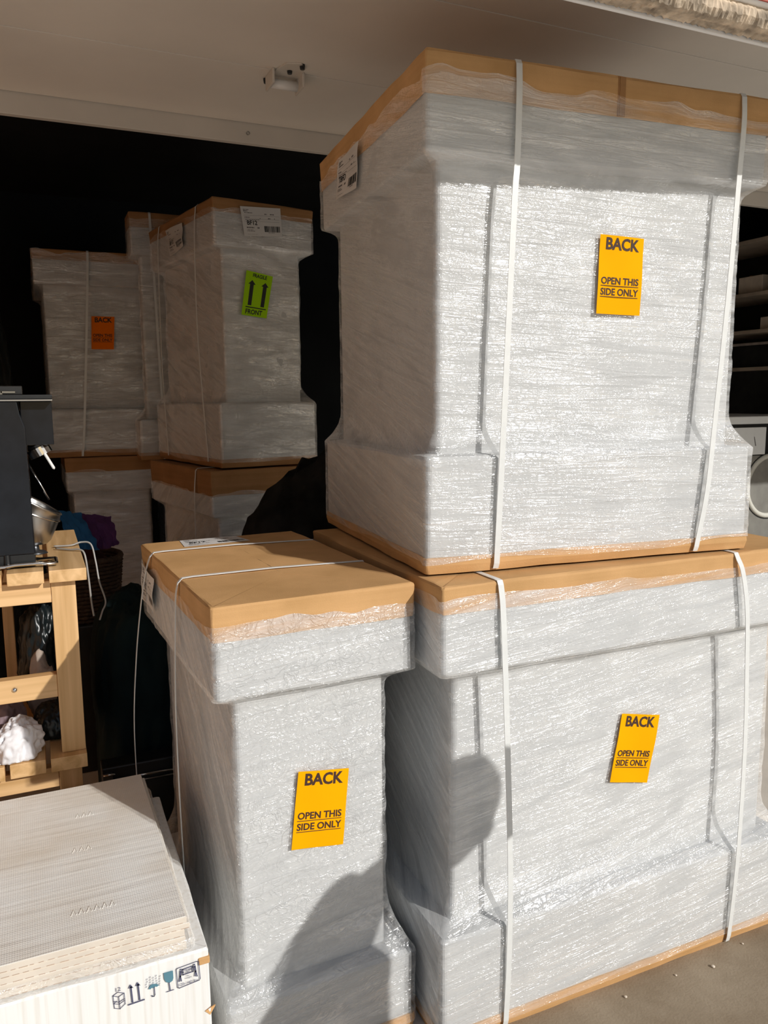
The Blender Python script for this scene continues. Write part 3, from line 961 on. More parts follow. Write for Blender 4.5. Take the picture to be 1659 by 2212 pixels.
G_ = package('wrapped_package', 'stretch-wrapped package on the floor at the back left, below the deep orange sticker', (0.125, 4.29, 0), 0.0, 0.445, 0.76, 1.1465, 0.175, 0.25, 0.030, cap=0.075, ftop=0.07, step=0.02, film='film_dim', seed=71, mats=('card_shade_seam', 'foam'))
I_ = package('wrapped_package', 'stretch-wrapped package hidden in the back row beneath the tallest one', (0.585, 4.125, 0), 0.0, 0.50, 0.66, 1.129, 0.18, 0.25, 0.045, cap=0.08, step=0.03, film='film_dim', seed=73, mats=('card_shade_seam', 'foam'))

# ------------------------------------------------------------------ white carton with a stack of woven boards
cx0, cx1, cy0, cy1, cz = -0.52, 0.238, 1.390, 2.03, 0.400
ct = thing('carton', 'large white carton with printed handling symbols, in the front left corner', 'carton', ((cx0 + cx1) / 2, (cy0 + cy1) / 2, 0))
ox, oy = ct.location.x, ct.location.y
bx = block('carton_body', MT['carton'], [(0, cx0 - ox, cx1 - ox, cy0 - oy, cy1 - oy, 0.004), (0.2, cx0 - ox, cx1 - ox + 0.002, cy0 - oy, cy1 - oy, 0.004), (cz - 0.004, cx0 - ox, cx1 - ox, cy0 - oy, cy1 - oy, 0.004), (cz, cx0 - ox + 0.004, cx1 - ox - 0.004, cy0 - oy + 0.004, cy1 - oy - 0.004, 0.004)], ct, 0.0014, 5)
MB().box(cx1 - ox - 0.020, cx1 - ox + 0.0015, cy0 - oy - 0.003, cy0 - oy + 0.02, cz - 0.030, cz - 0.016).build('torn_corner', MT['card'], ct, bevel=0.002)
MB().add([(cx1 - ox - 0.012, cy0 - oy - 0.002, cz - 0.128), (cx1 - ox + 0.006, cy0 - oy - 0.004, cz - 0.118), (cx1 - ox + 0.010, cy0 - oy + 0.004, cz - 0.126), (cx1 - ox - 0.002, cy0 - oy - 0.001, cz - 0.140)], [(0, 1, 2, 3)]).build('torn_flake', MT['card'], ct)
fy = cy0 - oy - 0.0030
# printed symbols on the front face: origin at the front right top corner, x to the left negative
def sym(x, z):
    return Vector((cx1 - ox + x, fy, cz + z))
P1 = Print2D()
lw = 0.0012
def pxq(u, v):       # crop pixels of the photograph's symbol strip to face metres
    return ((u - 1570) / 6.9125 * 0.00086 + 0.001, -(v - 960) / 6.9125 * 0.00089 - 0.0 - 0.20 * 0)
def sq(u, v):
    """undo the strip's perspective slope"""
    X = (u - 1560) * 0.0001255
    Z = -(v - 985 - (1560 - u) * 0.262) * 0.000128
    return (X, Z)
# stacked boxes with 12
P1.text('12', *sq(238, 1592), 0.011, 0.0)
P1.line([sq(168, 1660), sq(238, 1605), sq(322, 1625), sq(245, 1680)], lw, True)
P1.line([sq(168, 1660), sq(180, 1855), sq(255, 1870), sq(330, 1795), sq(322, 1625)], lw)
P1.line([sq(245, 1680), sq(255, 1870)], lw)
P1.line([sq(175, 1748), sq(248, 1762), sq(326, 1712)], lw)
P1.line([sq(178, 1785), sq(250, 1795), sq(328, 1738)], lw)
P1.line([sq(180, 1782), sq(215, 1745)], lw)
# two arrows over a bar
for a, b in ((420, 1772), (520, 1740)):
    P1.line([sq(a + 12, b), sq(a, b - 235)], 0.0026)
    P1.poly([sq(a - 36, b - 212), sq(a + 34, b - 222), sq(a - 6, b - 278)][::-1])
P1.line([sq(378, 1815), sq(592, 1748)], 0.0027)
# umbrella handle and rain
P1.line([sq(745, 1560), sq(748, 1680), sq(738, 1705), sq(718, 1708), sq(706, 1692)], 0.0016)
rr = random.Random(2)
for i in range(5):
    for j in range(4):
        u, v = 642 + i * 46 + rr.uniform(-8, 8), 1430 - i * 10 + j * 40 - (i % 2) * 20
        if 660 < u < 830 and v > 1525 - (u - 700) * 0.1:
            continue
        P1.line([sq(u + 5, v - 11), sq(u - 5, v + 11)], 0.0009)
# glass stem and foot
P1.line([sq(960, 1505), sq(970, 1620)], 0.0018)
P1.line([sq(922, 1648), sq(1020, 1618)], 0.0016)
# two people lifting, in a rounded frame
fr = [sq(1072, 1300), sq(1085, 1282), sq(1380, 1180), sq(1402, 1190), sq(1415, 1460), sq(1400, 1488), sq(1105, 1600), sq(1082, 1585)]
P1.line(fr, 0.0014, True)
for (u, v, dx) in ((1140, 1300, 1), (1338, 1230, -1)):
    X, Z = sq(u, v)
    P1.poly([(X + 0.0017 * math.cos(t * PI / 4), Z + 0.0017 * math.sin(t * PI / 4)) for t in range(8)])
    P1.line([sq(u - 6 * dx, v + 28), sq(u - 14 * dx, v + 110)], 0.0030)
    P1.line([sq(u - 4 * dx, v + 40), sq(u + 34 * dx, v + 50)], 0.0015)
    P1.line([sq(u - 14 * dx, v + 105), sq(u - 2 * dx, v + 185)], 0.0020)
    P1.line([sq(u - 14 * dx, v + 105), sq(u - 34 * dx, v + 190)], 0.0020)
a_, b_, c_, d_ = sq(1165, 1302), sq(1312, 1252), sq(1312, 1342), sq(1165, 1390)
P1.line([a_, b_, c_, d_], 0.0020, True)
xm = (a_[0] + b_[0]) / 2
zm = (a_[1] + d_[1]) / 2
P1.text('TEAM', xm, zm + 0.0003, 0.0054, 0.01)
P1.text('LIFT', xm, zm - 0.0046, 0.0056, 0.01)
X, Z = sq(1240, 1410)
P1.text('Item', X, Z, 0.0038)
X, Z = sq(1245, 1445)
P1.text('weight', X, Z, 0.0046)
X, Z = sq(1245, 1535)
P1.text('120-140 lbs.', X, Z, 0.0078)
P1.build('printed_symbols', MT['ink_blue'], ct, lambda a, b: sym(a, b))
P2 = Print2D()
P2.poly([sq(660, 1588), sq(690, 1530), sq(730, 1508), sq(775, 1508), sq(830, 1535), sq(800, 1540), sq(785, 1556), sq(755, 1553), sq(735, 1575), sq(705, 1570), sq(690, 1590)][::-1])
P2.poly([sq(888, 1345), sq(1022, 1310), sq(1024, 1430), sq(1010, 1475), sq(965, 1505), sq(915, 1490), sq(892, 1440)][::-1])
P2.build('teal_symbols', MT['ink_teal'], ct, lambda a, b: sym(a, b))

# boards stacked on the carton
zt = cz + 0.003
specs = [(-0.50, 0.203, 1.404, 2.030, 0.013), (-0.50, 0.200, 1.402, 2.034, 0.013), (-0.50, 0.197, 1.401, 2.028, 0.014), (-0.50, 0.205, 1.398, 2.032, 0.011), (-0.50, 0.198, 1.396, 2.026, 0.013)]
names = ['bottom board of the stack, inside clear plastic', 'second board from the bottom, inside clear plastic', 'middle board of the stack', 'second board from the top of the stack', 'top board of the stack, with embossed marks on its face']
for k, (x0, x1, y0, y1, th) in enumerate(specs):
    t = thing('woven_board', 'cream woven-textured board, ' + names[k], 'board', ((x0 + x1) / 2, (y0 + y1) / 2, zt), 0.006 * (k - 2), 'woven boards stacked on the white carton')
    hx, hy = (x1 - x0) / 2, (y1 - y0) / 2
    MB().box(-hx, hx, -hy, hy, 0, th - 0.0015).build('core', MT['board_edge'], t, bevel=0.001)
    MB().box(-hx + 0.001, hx - 0.001, -hy + 0.001, hy - 0.001, th - 0.0018, th).build('woven_face', MT['woven'], t, bevel=0.0006)
    sm = MB()
    x = -hx + 0.002
    rk = random.Random(k)
    while x < hx - 0.004:
        l = rk.uniform(0.006, 0.016)
        sm.box(x, min(x + l, hx - 0.002), -hy - 0.0006, -hy + 0.001, 0.0006, 0.0016)
        x += l + rk.uniform(0.003, 0.010)
    sm.build('edge_stitching', MT['stitch'], t)['kind'] = 'stuff'
    if k == 4:
        em = MB()
        for (ux, uy, n) in ((-0.13 - (x0 + x1) / 2 + 0.16, 0.16, 3), (-0.13 - (x0 + x1) / 2 + 0.145, 0.01, 3), (-0.15 - (x0 + x1) / 2 + 0.15, -0.215, 6)):
            for q in range(n):
                a = ux + q * 0.014
                em.tube([(a, uy - 0.009, th), (a + 0.006, uy + 0.009, th + 0.0002), (a + 0.010, uy - 0.008, th)], 0.0013, 5)
        em.build('embossed_marks', MT['woven'], t)['kind'] = 'stuff'
    zt += th + 0.0006
stack_top = zt
# clear plastic bag round the two lower boards
pb = film_material('clear_bag_plastic', 0.18, streak=(9, 30), crumple=1.2, rough=0.2)
zs = np.linspace(cz + 0.002, cz + 0.0285, 8)
rows, Us, Vs = [], [], []
for i, z in enumerate(zs):
    bul = 0.006 + 0.005 * math.sin(PI * i / 7)
    P, Nn, F = rrect(-0.502 - bul, 0.204 + bul, 1.398 - bul, 2.036 + bul, 0.012, [60, 50, 60, 50])
    k = np.arange(len(P)) * 0.35
    dn = vnoise(k, np.full(len(P), i * 0.9), 3) * 0.007
    rows.append(np.stack([P[:, 0] + Nn[:, 0] * dn, P[:, 1] + Nn[:, 1] * dn, np.full(len(P), z)], -1))
    u = np.linspace(0, 2.7, len(P) + 1)
    Us.append(u)
    Vs.append(np.full(len(u), z))
o = link('plastic_bag', grid_mesh('plastic_bag', np.array(rows), True, (np.array(Us), np.array(Vs))), pb)
tag(o, 'clear wrinkled plastic bag sleeve round the lower boards on the white carton', 'plastic bag')

# ------------------------------------------------------------------ pine bench with slatted tiers
tb = thing('slatted_bench', 'pine bench with a slatted top and slatted lower shelf, at the left edge', 'bench', (0, 2.13, 0))
for zt0, zt1, x_r in ((0.974, 1.006, 0.097), (0.471, 0.508, 0.071)):
    x = x_r
    for k in range(6):
        wd = 0.089 if k == 0 else 0.085
        MB().box(x - wd, x, 0.0 + 0.003 * (k % 2), 0.67, zt0, zt1).build('slat', MT['pine'], tb, bevel=0.0015)
        x -= wd + 0.012
for (x0, x1, y0, y1) in ((0.011, 0.070, 0.028, 0.065), (0.011, 0.070, 0.60, 0.637), (-0.52, -0.465, 0.028, 0.065), (-0.52, -0.465, 0.60, 0.637)):
    MB().box(x0, x1, y0, y1, 0.5085 if y0 < 0.1 and x0 > 0 else 0.0, 0.9735).build('leg', MT['pine_z'], tb, bevel=0.0015)
MB().box(0.0, 0.057, 0.028, 0.065, 0.0, 0.4705).build('leg', MT['pine_z'], tb, bevel=0.0015)
MB().box(-0.131, -0.100, 0.545, 0.582, 0.5085, 0.9735).build('middle_leg', MT['pine_z'], tb, bevel=0.0015)
MB().box(-0.464, 0.0105, 0.031, 0.063, 0.917, 0.9737).build('rail', MT['pine_x'], tb, bevel=0.0015)
MB().box(-0.464, 0.0105, 0.031, 0.063, 0.663, 0.724).build('rail', MT['pine_x'], tb, bevel=0.0015)
MB().box(-0.464, -0.001, 0.031, 0.063, 0.416, 0.4707).build('rail', MT['pine_x'], tb, bevel=0.0015)
MB().box(-0.464, 0.0105, 0.605, 0.636, 0.917, 0.9737).build('rail', MT['pine_x'], tb, bevel=0.0015)
MB().box(0.015, 0.066, 0.067, 0.598, 0.921, 0.9737).build('side_rail', MT['pine'], tb, bevel=0.0015)
MB().box(0.015, 0.054, 0.067, 0.598, 0.417, 0.4707).build('side_rail', MT['pine'], tb, bevel=0.0015)
MB().lathe([(0.0001, -0.006), (0.0037, -0.0056), (0.0063, -0.0028), (0.007, 0.0)], 14, Matrix.Translation((-0.091, 0.031, 0.698)) @ Matrix.Rotation(-PI / 2, 4, 'X')).build('bolt_head', MT['chrome'], tb, smooth=True)

# ------------------------------------------------------------------ grinder on the bench
gz = 0.9725
gr = thing('grinder', 'black polished steel grinder with a tilted metal catch bowl, on the bench top', 'grinder', (-0.0556, 2.2224, 1.0068))
gr.scale = (0.926, 0.926, 0.926)
def gl(x, y, z):
    return (x + 0.06, y - 2.40, z - gz)
hs = MB()
sec = [(1.010, -0.34, -0.0215), (1.36, -0.34, -0.025), (1.395, -0.34, -0.036), (1.430, -0.34, -0.041)]
vs, fs = [], []
for z, a, b in sec:
    for x, y in ((a, 2.365), (b, 2.365), (b, 2.56), (a, 2.56)):
        vs.append(gl(x, y, z))
for i in range(len(sec) - 1):
    for k in range(4):
        fs.append((i * 4 + k, i * 4 + (k + 1) % 4, i * 4 + 4 + (k + 1) % 4, i * 4 + 4 + k))
fs += [(3, 2, 1, 0), (12, 13, 14, 15)]
hs.add(vs, fs).build('housing', MT['gloss'], gr, bevel=0.003)
x0, y0, z0 = gl(-0.035, 2.40, 1.309)
x1, y1, z1 = gl(0.046, 2.54, 1.430)
MB().box(x0, x1, y0, y1, z0, z1).build('head', MT['gloss'], gr, bevel=0.0025)
x0, y0, z0 = gl(-0.34, 2.36, 1.430)
x1, y1, z1 = gl(0.048, 2.56, 1.4345)
MB().box(x0, x1, y0, y1, z0, z1).build('trim_line', MT['steel'], gr, bevel=0.001)
MB().box(x0, x1, y0 + 0.004, y1, z1, z1 + 0.013).build('lid', MT['black'], gr, bevel=0.003)
x0, y0, z0 = gl(-0.30, 2.42, 1.4476)
x1, y1, z1 = gl(-0.026, 2.50, 1.472)
hd = MB().box(x0, x1, y0, y1, z0, z1).build('latch_plate', MT['dsteel'], gr, bevel=0.002)
MB().box(x1 - 0.055, x1 - 0.018, y0 - 0.003, y0 + 0.004, z0 + 0.004, z0 + 0.010).box(x1 - 0.060, x1 - 0.050, y0 - 0.003, y0 + 0.004, z0, z0 + 0.010).build('latch', MT['steel'], hd, bevel=0.0008)
# spout clamp, tilted
mrot = Matrix.Translation(gl(0.008, 2.47, 1.291)) @ Matrix.Rotation(math.radians(-26), 4, 'Y')
MB().lathe([(0.027, -0.014), (0.033, -0.014), (0.033, 0.010), (0.027, 0.010), (0.027, -0.014)], 28, mrot).build('clamp_ring', MT['chrome'], gr, smooth=False)
MB().lathe([(0.0005, -0.009), (0.0262, -0.009), (0.0262, 0.018), (0.0005, 0.018)], 24, mrot).build('spout', MT['dsteel'], gr)
a = Vector(gl(0.020, 2.437, 1.283))
b = Vector(gl(0.043, 2.430, 1.238))
MB().tube([a, a.lerp(b, 0.93), b], [0.0042, 0.0042, 0.0012], 10).build('lever', MT['white'], gr, smooth=False)
MB().tube([gl(-0.026, 2.46, 1.256), gl(0.012, 2.46, 1.176), gl(0.024, 2.46, 1.148)], 0.0028, 8).build('support_rod', MT['chrome'], gr, smooth=True)
# catch bowl: deep cone leaning away, with a folded rim
def scoop(prof, name, mat):
    m_ = MB().lathe(prof, 48)
    ox_, oy_, oz_ = gl(-0.022, 2.475, 1.018)
    m_.v = [(x + ox_, y + oy_, z * (1 - 0.60 * x / 0.131) + oz_) for x, y, z in m_.v]
    return m_.build(name, mat, gr, smooth=True)
scoop([(0.018, 0.0), (0.034, 0.003), (0.045, 0.016), (0.058, 0.055), (0.070, 0.098), (0.0745, 0.124), (0.078, 0.127), (0.078, 0.131), (0.075, 0.133), (0.071, 0.126), (0.066, 0.098), (0.053, 0.052), (0.040, 0.018), (0.012, 0.006)], 'catch_bowl', MT['steel'])
scoop([(0.0690, 0.0940), (0.0725, 0.0935), (0.0730, 0.0985), (0.0700, 0.0990)], 'bowl_bead', MT['chrome'])
MB().lathe([(0.010, 0.0), (0.034, 0.001), (0.026, 0.007), (0.012, 0.010), (0.010, 0.026)], 24, Matrix.Translation(gl(-0.022, 2.46, 0.994))).build('bowl_foot', MT['dsteel'], gr, smooth=True)
# chrome base frame
bf = MB()
pts = [gl(-0.33, 2.355, 0.981), gl(-0.10, 2.355, 0.981), gl(-0.075, 2.357, 0.984), gl(-0.02, 2.357, 0.984), gl(0.0, 2.357, 0.981), gl(0.027, 2.357, 0.981), gl(0.031, 2.362, 0.981), gl(0.031, 2.43, 0.981), gl(0.027, 2.435, 0.981), gl(-0.02, 2.435, 0.981)]
bf.tube(pts, 0.0052, 8)
bf.build('base_frame', MT['chrome'], gr, smooth=True)
MB().tube([gl(-0.093, 2.37, 0.9735), gl(-0.093, 2.37, 1.012)], [0.010, 0.008], 12).build('foot', MT['black'], gr, smooth=False)
MB().box(*[v for p in zip(gl(-0.34, 2.37, 0.9745), gl(-0.022, 2.55, 1.0098)) for v in p]).build('base_plate', MT['black'], gr, bevel=0.002)

# mains cable from the grinder over the bench edge
cb = spline([(0.0324, 2.4261, 1.0113), (0.0694, 2.3891, 1.0104), (0.0926, 2.3706, 1.0123), (0.1056, 2.3567, 0.9993), (0.1111, 2.3428, 0.9391), (0.1148, 2.3335, 0.865), (0.1185, 2.3243, 0.8261)], 8)
o = MB().tube(cb, 0.0027, 8).build('power_cable', MT['cable'], None, smooth=True)
tag(o, 'straight grey cable hanging close along the bench edge', 'cable', 'grey cables at the bench')
cb = spline([(0.0278, 2.4632, 1.0113), (0.0741, 2.4632, 1.0104), (0.1037, 2.4724, 1.016), (0.1296, 2.4632, 1.0086), (0.1389, 2.4446, 0.9576), (0.1445, 2.4261, 0.9021), (0.1574, 2.4076, 0.8465), (0.1463, 2.3983, 0.8187), (0.137, 2.3891, 0.7956)], 8)
o = MB().tube(cb, 0.0027, 8).build('power_cable', MT['cable'], None, smooth=True)
tag(o, 'kinked grey cable looping out to the right of the bench', 'cable', 'grey cables at the bench')

# ------------------------------------------------------------------ cloth and bags
def blob(name, mat, cx, cy, z0, rx, ry, rz, seed, amp=0.25, fold=0.08, sub=5, parent=None, label=None, cat=None, flat=0.35, group=None, pw=2.0, ff=9.0):
    """crumpled heap resting on z0"""
    bm = bmesh.new()
    bmesh.ops.create_icosphere(bm, subdivisions=sub, radius=1.0)
    off = Vector((seed * 3.7, seed * 1.3, seed * 2.1))
    for v in bm.verts:
        p = v.co.normalized()
        if pw != 2.0:
            p = p / (abs(p.x) ** pw + abs(p.y) ** pw + abs(p.z) ** pw) ** (1 / pw)
        n = mnoise.noise(p * 1.6 + off) * amp + (0.5 - abs(mnoise.noise(p * 3.3 + off * 2))) * amp * 0.5
        r = (0.5 - abs(mnoise.noise(Vector((p.x * 5, p.y * 5, p.z * 2)) + off))) * fold + (0.5 - abs(mnoise.noise(p * ff + off * 3))) * fold * 0.5
        q = p * (1 + n + r)
        z = q.z
        if z < -flat:
            z = -flat + (z + flat) * 0.05
        v.co = Vector((q.x * rx, q.y * ry, (z + flat + 0.06) * rz / (1 + flat)))
    zmin = min(v.co.z for v in bm.verts)
    for v in bm.verts:
        v.co.z -= zmin
    me = bpy.data.meshes.new(name)
    bm.to_mesh(me)
    bm.free()
    me.polygons.foreach_set('use_smooth', [True] * len(me.polygons))
    o = link(name, me, mat, parent, (cx, cy, z0))
    if label:
        tag(o, label, cat, group)
    return o

SZ = 0.5085
blob('white_cloth', MT['whitecloth'], -0.098, 2.20, SZ, 0.052, 0.050, 0.082, 3, 0.40, 0.30, ff=4.0, label='crumpled white cloth on the lower slats of the bench', cat='cloth')
blob('black_bag', MT['blackbag'], 0.003, 2.296, SZ, 0.058, 0.045, 0.088, 8, 0.22, 0.2, label='small glossy black bag slumped on the lower slats of the bench', cat='bag')
blob('mauve_cloth', MT['mauve'], -0.135, 2.370, SZ, 0.055, 0.060, 0.105, 5, 0.25, 0.2, label='mauve cloth bundled behind the white cloth on the bench shelf', cat='cloth')
blob('equipment_bag', MT['blackbag'], -0.0185, 2.570, SZ, 0.065, 0.085, 0.292, 12, 0.22, 0.25, label='tall black bag of gear standing under the bench top', cat='bag', flat=0.8)
blob('grey_cloth', MT['greycloth'], 0.0, 2.5558, SZ + 0.338, 0.0509, 0.0556, 0.058, 14, 0.25, 0.25, sub=4, label='grey cloth lying on the tall black bag under the bench top', cat='cloth')
blob('tissue_paper', MT['tissue'], -0.030, 2.415, SZ, 0.0333, 0.0185, 0.1852, 15, 0.35, 0.15, sub=4, label='crumpled beige tissue paper in front of the tall black bag', cat='paper', flat=0.9)
o = MB().box(-0.43, -0.154, 2.700, 2.718, 0.5088, 0.968).build('dark_board', MT['mahog'], None, bevel=0.002)
tag(o, 'dark red-brown board standing at the back of the bench', 'board')

# big black bag between the bench and the narrow package
blob('black_sack', MT['blackcloth'], 0.285, 2.72, 0.0, 0.150, 0.24, 0.745, 21, 0.10, 0.10, pw=4.0, ff=5.0, label='large black cloth sack standing between the bench and the packages', cat='sack', flat=0.9)
# black case with chrome rails in front of it
cs = thing('black_case', 'low black case with chrome edge rails, on the floor right of the bench', 'case', (0.20, 2.375, 0))
MB().box(-0.085, 0.12, -0.035, 0.035, 0.0, 0.36).build('case_body', MT['black'], cs, bevel=0.004)
MB().tube([(-0.055, -0.040, 0.3225), (0.118, -0.040, 0.3225)], 0.0035, 8).build('chrome_rail', MT['chrome'], cs, smooth=True)
MB().tube([(-0.055, -0.040, 0.307), (0.118, -0.040, 0.307)], 0.0022, 8).build('chrome_rail', MT['steel'], cs, smooth=True)
MB().box(-0.084, -0.056, -0.043, -0.034, 0.285, 0.345).build('corner_clasp', MT['dsteel'], cs, bevel=0.002)
MB().tube([(-0.082, -0.044, 0.342), (-0.050, -0.044, 0.342)], 0.003, 8).build('clasp_bar', MT['chrome'], cs, smooth=True)

# dark mottled heap behind the narrow package
blob('dark_heap', MT['camo'], 1.02, 2.72, 0.0, 0.40, 0.26, 1.19, 31, 0.10, 0.10, label='dark mottled cloth heap behind the bare cardboard top', cat='cloth', flat=0.9)

# wicker basket with coloured cloths
sb = box_obj('storage_box', MT['bin'], -0.02, 0.30, 3.12, 3.42, 0, 0.585, None, 0.006)
tag(sb, 'dark box on the floor carrying the wicker basket', 'box')
bk = thing('wicker_basket', 'dark brown wicker basket behind the bench, heaped with coloured cloths', 'basket', (0.145, 3.26, 0.586))
wk = MB()
nb_ = 44
for row in range(15):
    z = 0.006 + row * 0.0155
    fl = 0.112 + 0.020 * row / 14
    pts = []
    for k in range(nb_ + 1):
        a = 2 * PI * k / nb_
        r = fl / max(abs(math.cos(a)) ** 0.75 + 1e-6, abs(math.sin(a)) ** 0.75) ** 0.35 + 0.004 * (1 if (k + row) % 2 else -1)
        pts.append((r * math.cos(a), r * math.sin(a), z))
    wk.tube(pts, 0.0085, 5, caps=False)
wk.build('weave', MT['wicker'], bk, smooth=True)
rk_ = MB()
pts = []
for k in range(nb_ + 1):
    a = 2 * PI * k / nb_
    r = 0.134 / max(abs(math.cos(a)) ** 0.75 + 1e-6, abs(math.sin(a)) ** 0.75) ** 0.35
    pts.append((r * math.cos(a), r * math.sin(a), 0.240))
rk_.tube(pts, 0.012, 8, caps=False)
rk_.build('rim', MT['wicker'], bk, smooth=True)
MB().lathe([(0.0001, 0.002), (0.10, 0.002), (0.112, 0.010)], 24).build('bottom', MT['wicker'], bk)
blob('maroon_cloth', MT['maroon'], 0.152, 3.27, 0.600, 0.082, 0.075, 0.245, 41, 0.2, 0.25, sub=4, label='dark maroon cloth filling the wicker basket', cat='cloth', flat=0.8)
def drape(name, mat, c, seed, label, amp=0.010, n=22):
    """thick crumpled sheet over a quad TL, TR, BR, BL, bulging outwards"""
    f = quad_map([Vector(p) for p in c])
    vs, fs = [], []
    for th in (0.0, 0.006):
        for j in range(n + 1):
            for i in range(n + 1):
                a_, b_ = i / n, j / n
                q = f(a_, b_)
                w_ = mnoise.noise(Vector((a_ * 3.0, b_ * 2.0, seed))) * amp * 1.6 + mnoise.noise(Vector((a_ * 9, b_ * 4, seed + 5))) * amp
                e_ = mnoise.noise(Vector((a_ * 5, b_ * 5, seed + 9))) * 0.010
                vs.append(q + Vector((e_, -w_ - 0.03 * math.sin(PI * b_) + th, -abs(w_) * 0.6 + e_ * 0.5)))
    m = (n + 1) ** 2
    for j in range(n):
        for i in range(n):
            a_ = j * (n + 1) + i
            fs.append((a_, a_ + 1, a_ + n + 2, a_ + n + 1))
            fs.append((m + a_ + n + 1, m + a_ + n + 2, m + a_ + 1, m + a_))
    o = MB().add(vs, fs).build(name, mat, None, smooth=True)
    return tag(o, label, 'cloth', 'coloured cloths on the basket')
drape('blue_cloth', MT['blue'], [(0.050, 3.20, 1.025), (0.142, 3.18, 1.008), (0.192, 3.080, 0.880), (0.098, 3.085, 0.895)], 1.0, 'bright blue cloth on the left of the wicker basket')
drape('purple_cloth', MT['purple'], [(0.128, 3.215, 1.008), (0.250, 3.215, 0.985), (0.262, 3.110, 0.890), (0.185, 3.118, 0.875)], 4.0, 'purple cloth to the right of the blue one on the wicker basket')

# dark plastic-covered bundle hanging in the left background
blob('covered_bundle', MT['blackbag'], -0.30, 4.3, 0.0, 0.22, 0.24, 2.12, 51, 0.15, 0.12, label='tall bundle under dark plastic at the far left, left of the deep orange sticker', cat='bundle', flat=0.95)

# ------------------------------------------------------------------ right side: machine and shelves
wm = thing('washing_machine', 'white front-loading washing machine at the right edge, behind the packages', 'washing machine', (3.56, 3.0, 0.42))
MB().box(-0.36, 0.36, 0.012, 0.60, 0.0, 0.70).build('body', MT['drumgrey'], wm, bevel=0.006)
MB().box(-0.36, 0.36, 0.0, 0.60, 0.865, 0.905).build('top', MT['enamel'], wm, bevel=0.006)
MB().box(-0.355, 0.355, 0.02, 0.59, 0.70, 0.865).build('upper_body', MT['black'], wm)
MB().box(-0.36, -0.062, -0.006, 0.02, 0.706, 0.848).build('control_panel', MT['enamel'], wm, bevel=0.003)
MB().add([(-0.150, -0.0075, 0.80), (-0.146, -0.0075, 0.80), (-0.132, -0.0075, 0.752), (-0.138, -0.0075, 0.752)], [(0, 1, 2, 3)]).build('indicator_mark', MT['ink_grey'], wm)
dm = Matrix.Translation((0.0, 0.012, 0.535)) @ Matrix.Rotation(PI / 2, 4, 'X')
MB().lathe([(0.140, -0.02), (0.150, 0.010), (0.166, 0.012), (0.172, 0.004), (0.172, 0.0)], 48, dm).build('door_ring', MT['cream'], wm, smooth=True)
MB().lathe([(0.0001, -0.004), (0.141, -0.004)], 48, dm).build('drum_opening', MT['drumgrey'], wm)
MB().lathe([(0.172, 0.0005), (0.178, 0.0015), (0.178, 0.0)], 48, dm).build('door_gasket', MT['black'], wm)
pd = box_obj('machine_stand', MT['shelf'], 3.16, 3.96, 2.98, 3.62, 0, 0.4185, None, 0.004)
tag(pd, 'brown wooden stand under the white washing machine', 'stand')
bl = MB().add([(0, 0, 0), (0.30, 0.03, 0), (0.28, 0.24, 0), (-0.02, 0.20, 0), (0, 0, 0.0008), (0.30, 0.03, 0.0008), (0.28, 0.24, 0.0008), (-0.02, 0.20, 0.0008)], [(3, 2, 1, 0), (4, 5, 6, 7), (0, 1, 5, 4), (1, 2, 6, 5), (2, 3, 7, 6), (3, 0, 4, 7)]).build('paper_sheet', MT['paper'], None, loc=(1.69, 1.79, HB + 0.0045))
tag(bl, 'white paper sheet lying on the cardboard top at the right edge', 'paper')

# shelving along the right wall, running into the garage
sv = thing('shelving_unit', 'dark brown wooden shelving along the wall at the right edge', 'shelves', (4.05, 3.0, 0))
for z in (1.605, 1.83, 2.055, 2.37):
    MB().box(0.0, 0.44, -0.6, 1.9, z - 0.022, z).build('shelf_board', MT['shelf'], sv, bevel=0.002)
for y in (-0.58, 0.40, 1.20, 1.86):
    MB().box(0.002, 0.04, y, y + 0.035, 0.0, 2.5).build('upright', MT['shelf'], sv, bevel=0.002)
MB().box(0.01, 0.03, -0.6, 1.9, 1.28, 1.58).build('front_panel', MT['bin'], sv)
MB().box(0.44, 0.46, -0.6, 1.9, 0.0, 2.45).build('back_panel', MT['bin'], sv)
def on_shelf(nm, mat, y0, y1, z, h_, lab, cat, lid=False):
    t = thing(nm, lab, cat, (4.096, y0, z))
    w_ = y1 - y0
    MB().box(0, 0.30, 0, w_, 0.001, h_).build('box_body', mat, t, bevel=0.004)
    if lid:
        MB().box(-0.008, 0.308, -0.008, w_ + 0.008, h_, h_ + 0.016).build('box_lid', MT['binlid'], t, bevel=0.003)
    else:
        MB().box(-0.001, 0.30, w_ * 0.46, w_ * 0.54, h_ - 0.001, h_ + 0.001).build('tape', MT['card'], t)
    return t
on_shelf('shelf_box', MT['boxbeige'], 3.60, 3.78, 2.055, 0.105, 'small beige box on the second shelf from the top', 'box')
on_shelf('shelf_box', MT['boxbeige'], 3.20, 3.60, 1.83, 0.075, 'long beige box on the third shelf, above the dark lidded bin', 'box')
on_shelf('storage_bin', MT['bin'], 3.46, 3.80, 1.605, 0.135, 'dark plastic bin with a paler lid on the lowest shelf', 'bin', True)
on_shelf('storage_bin', MT['bin'], 3.12, 3.38, 2.055, 0.17, 'dark bin with a paler lid beside the small beige box', 'bin', True)

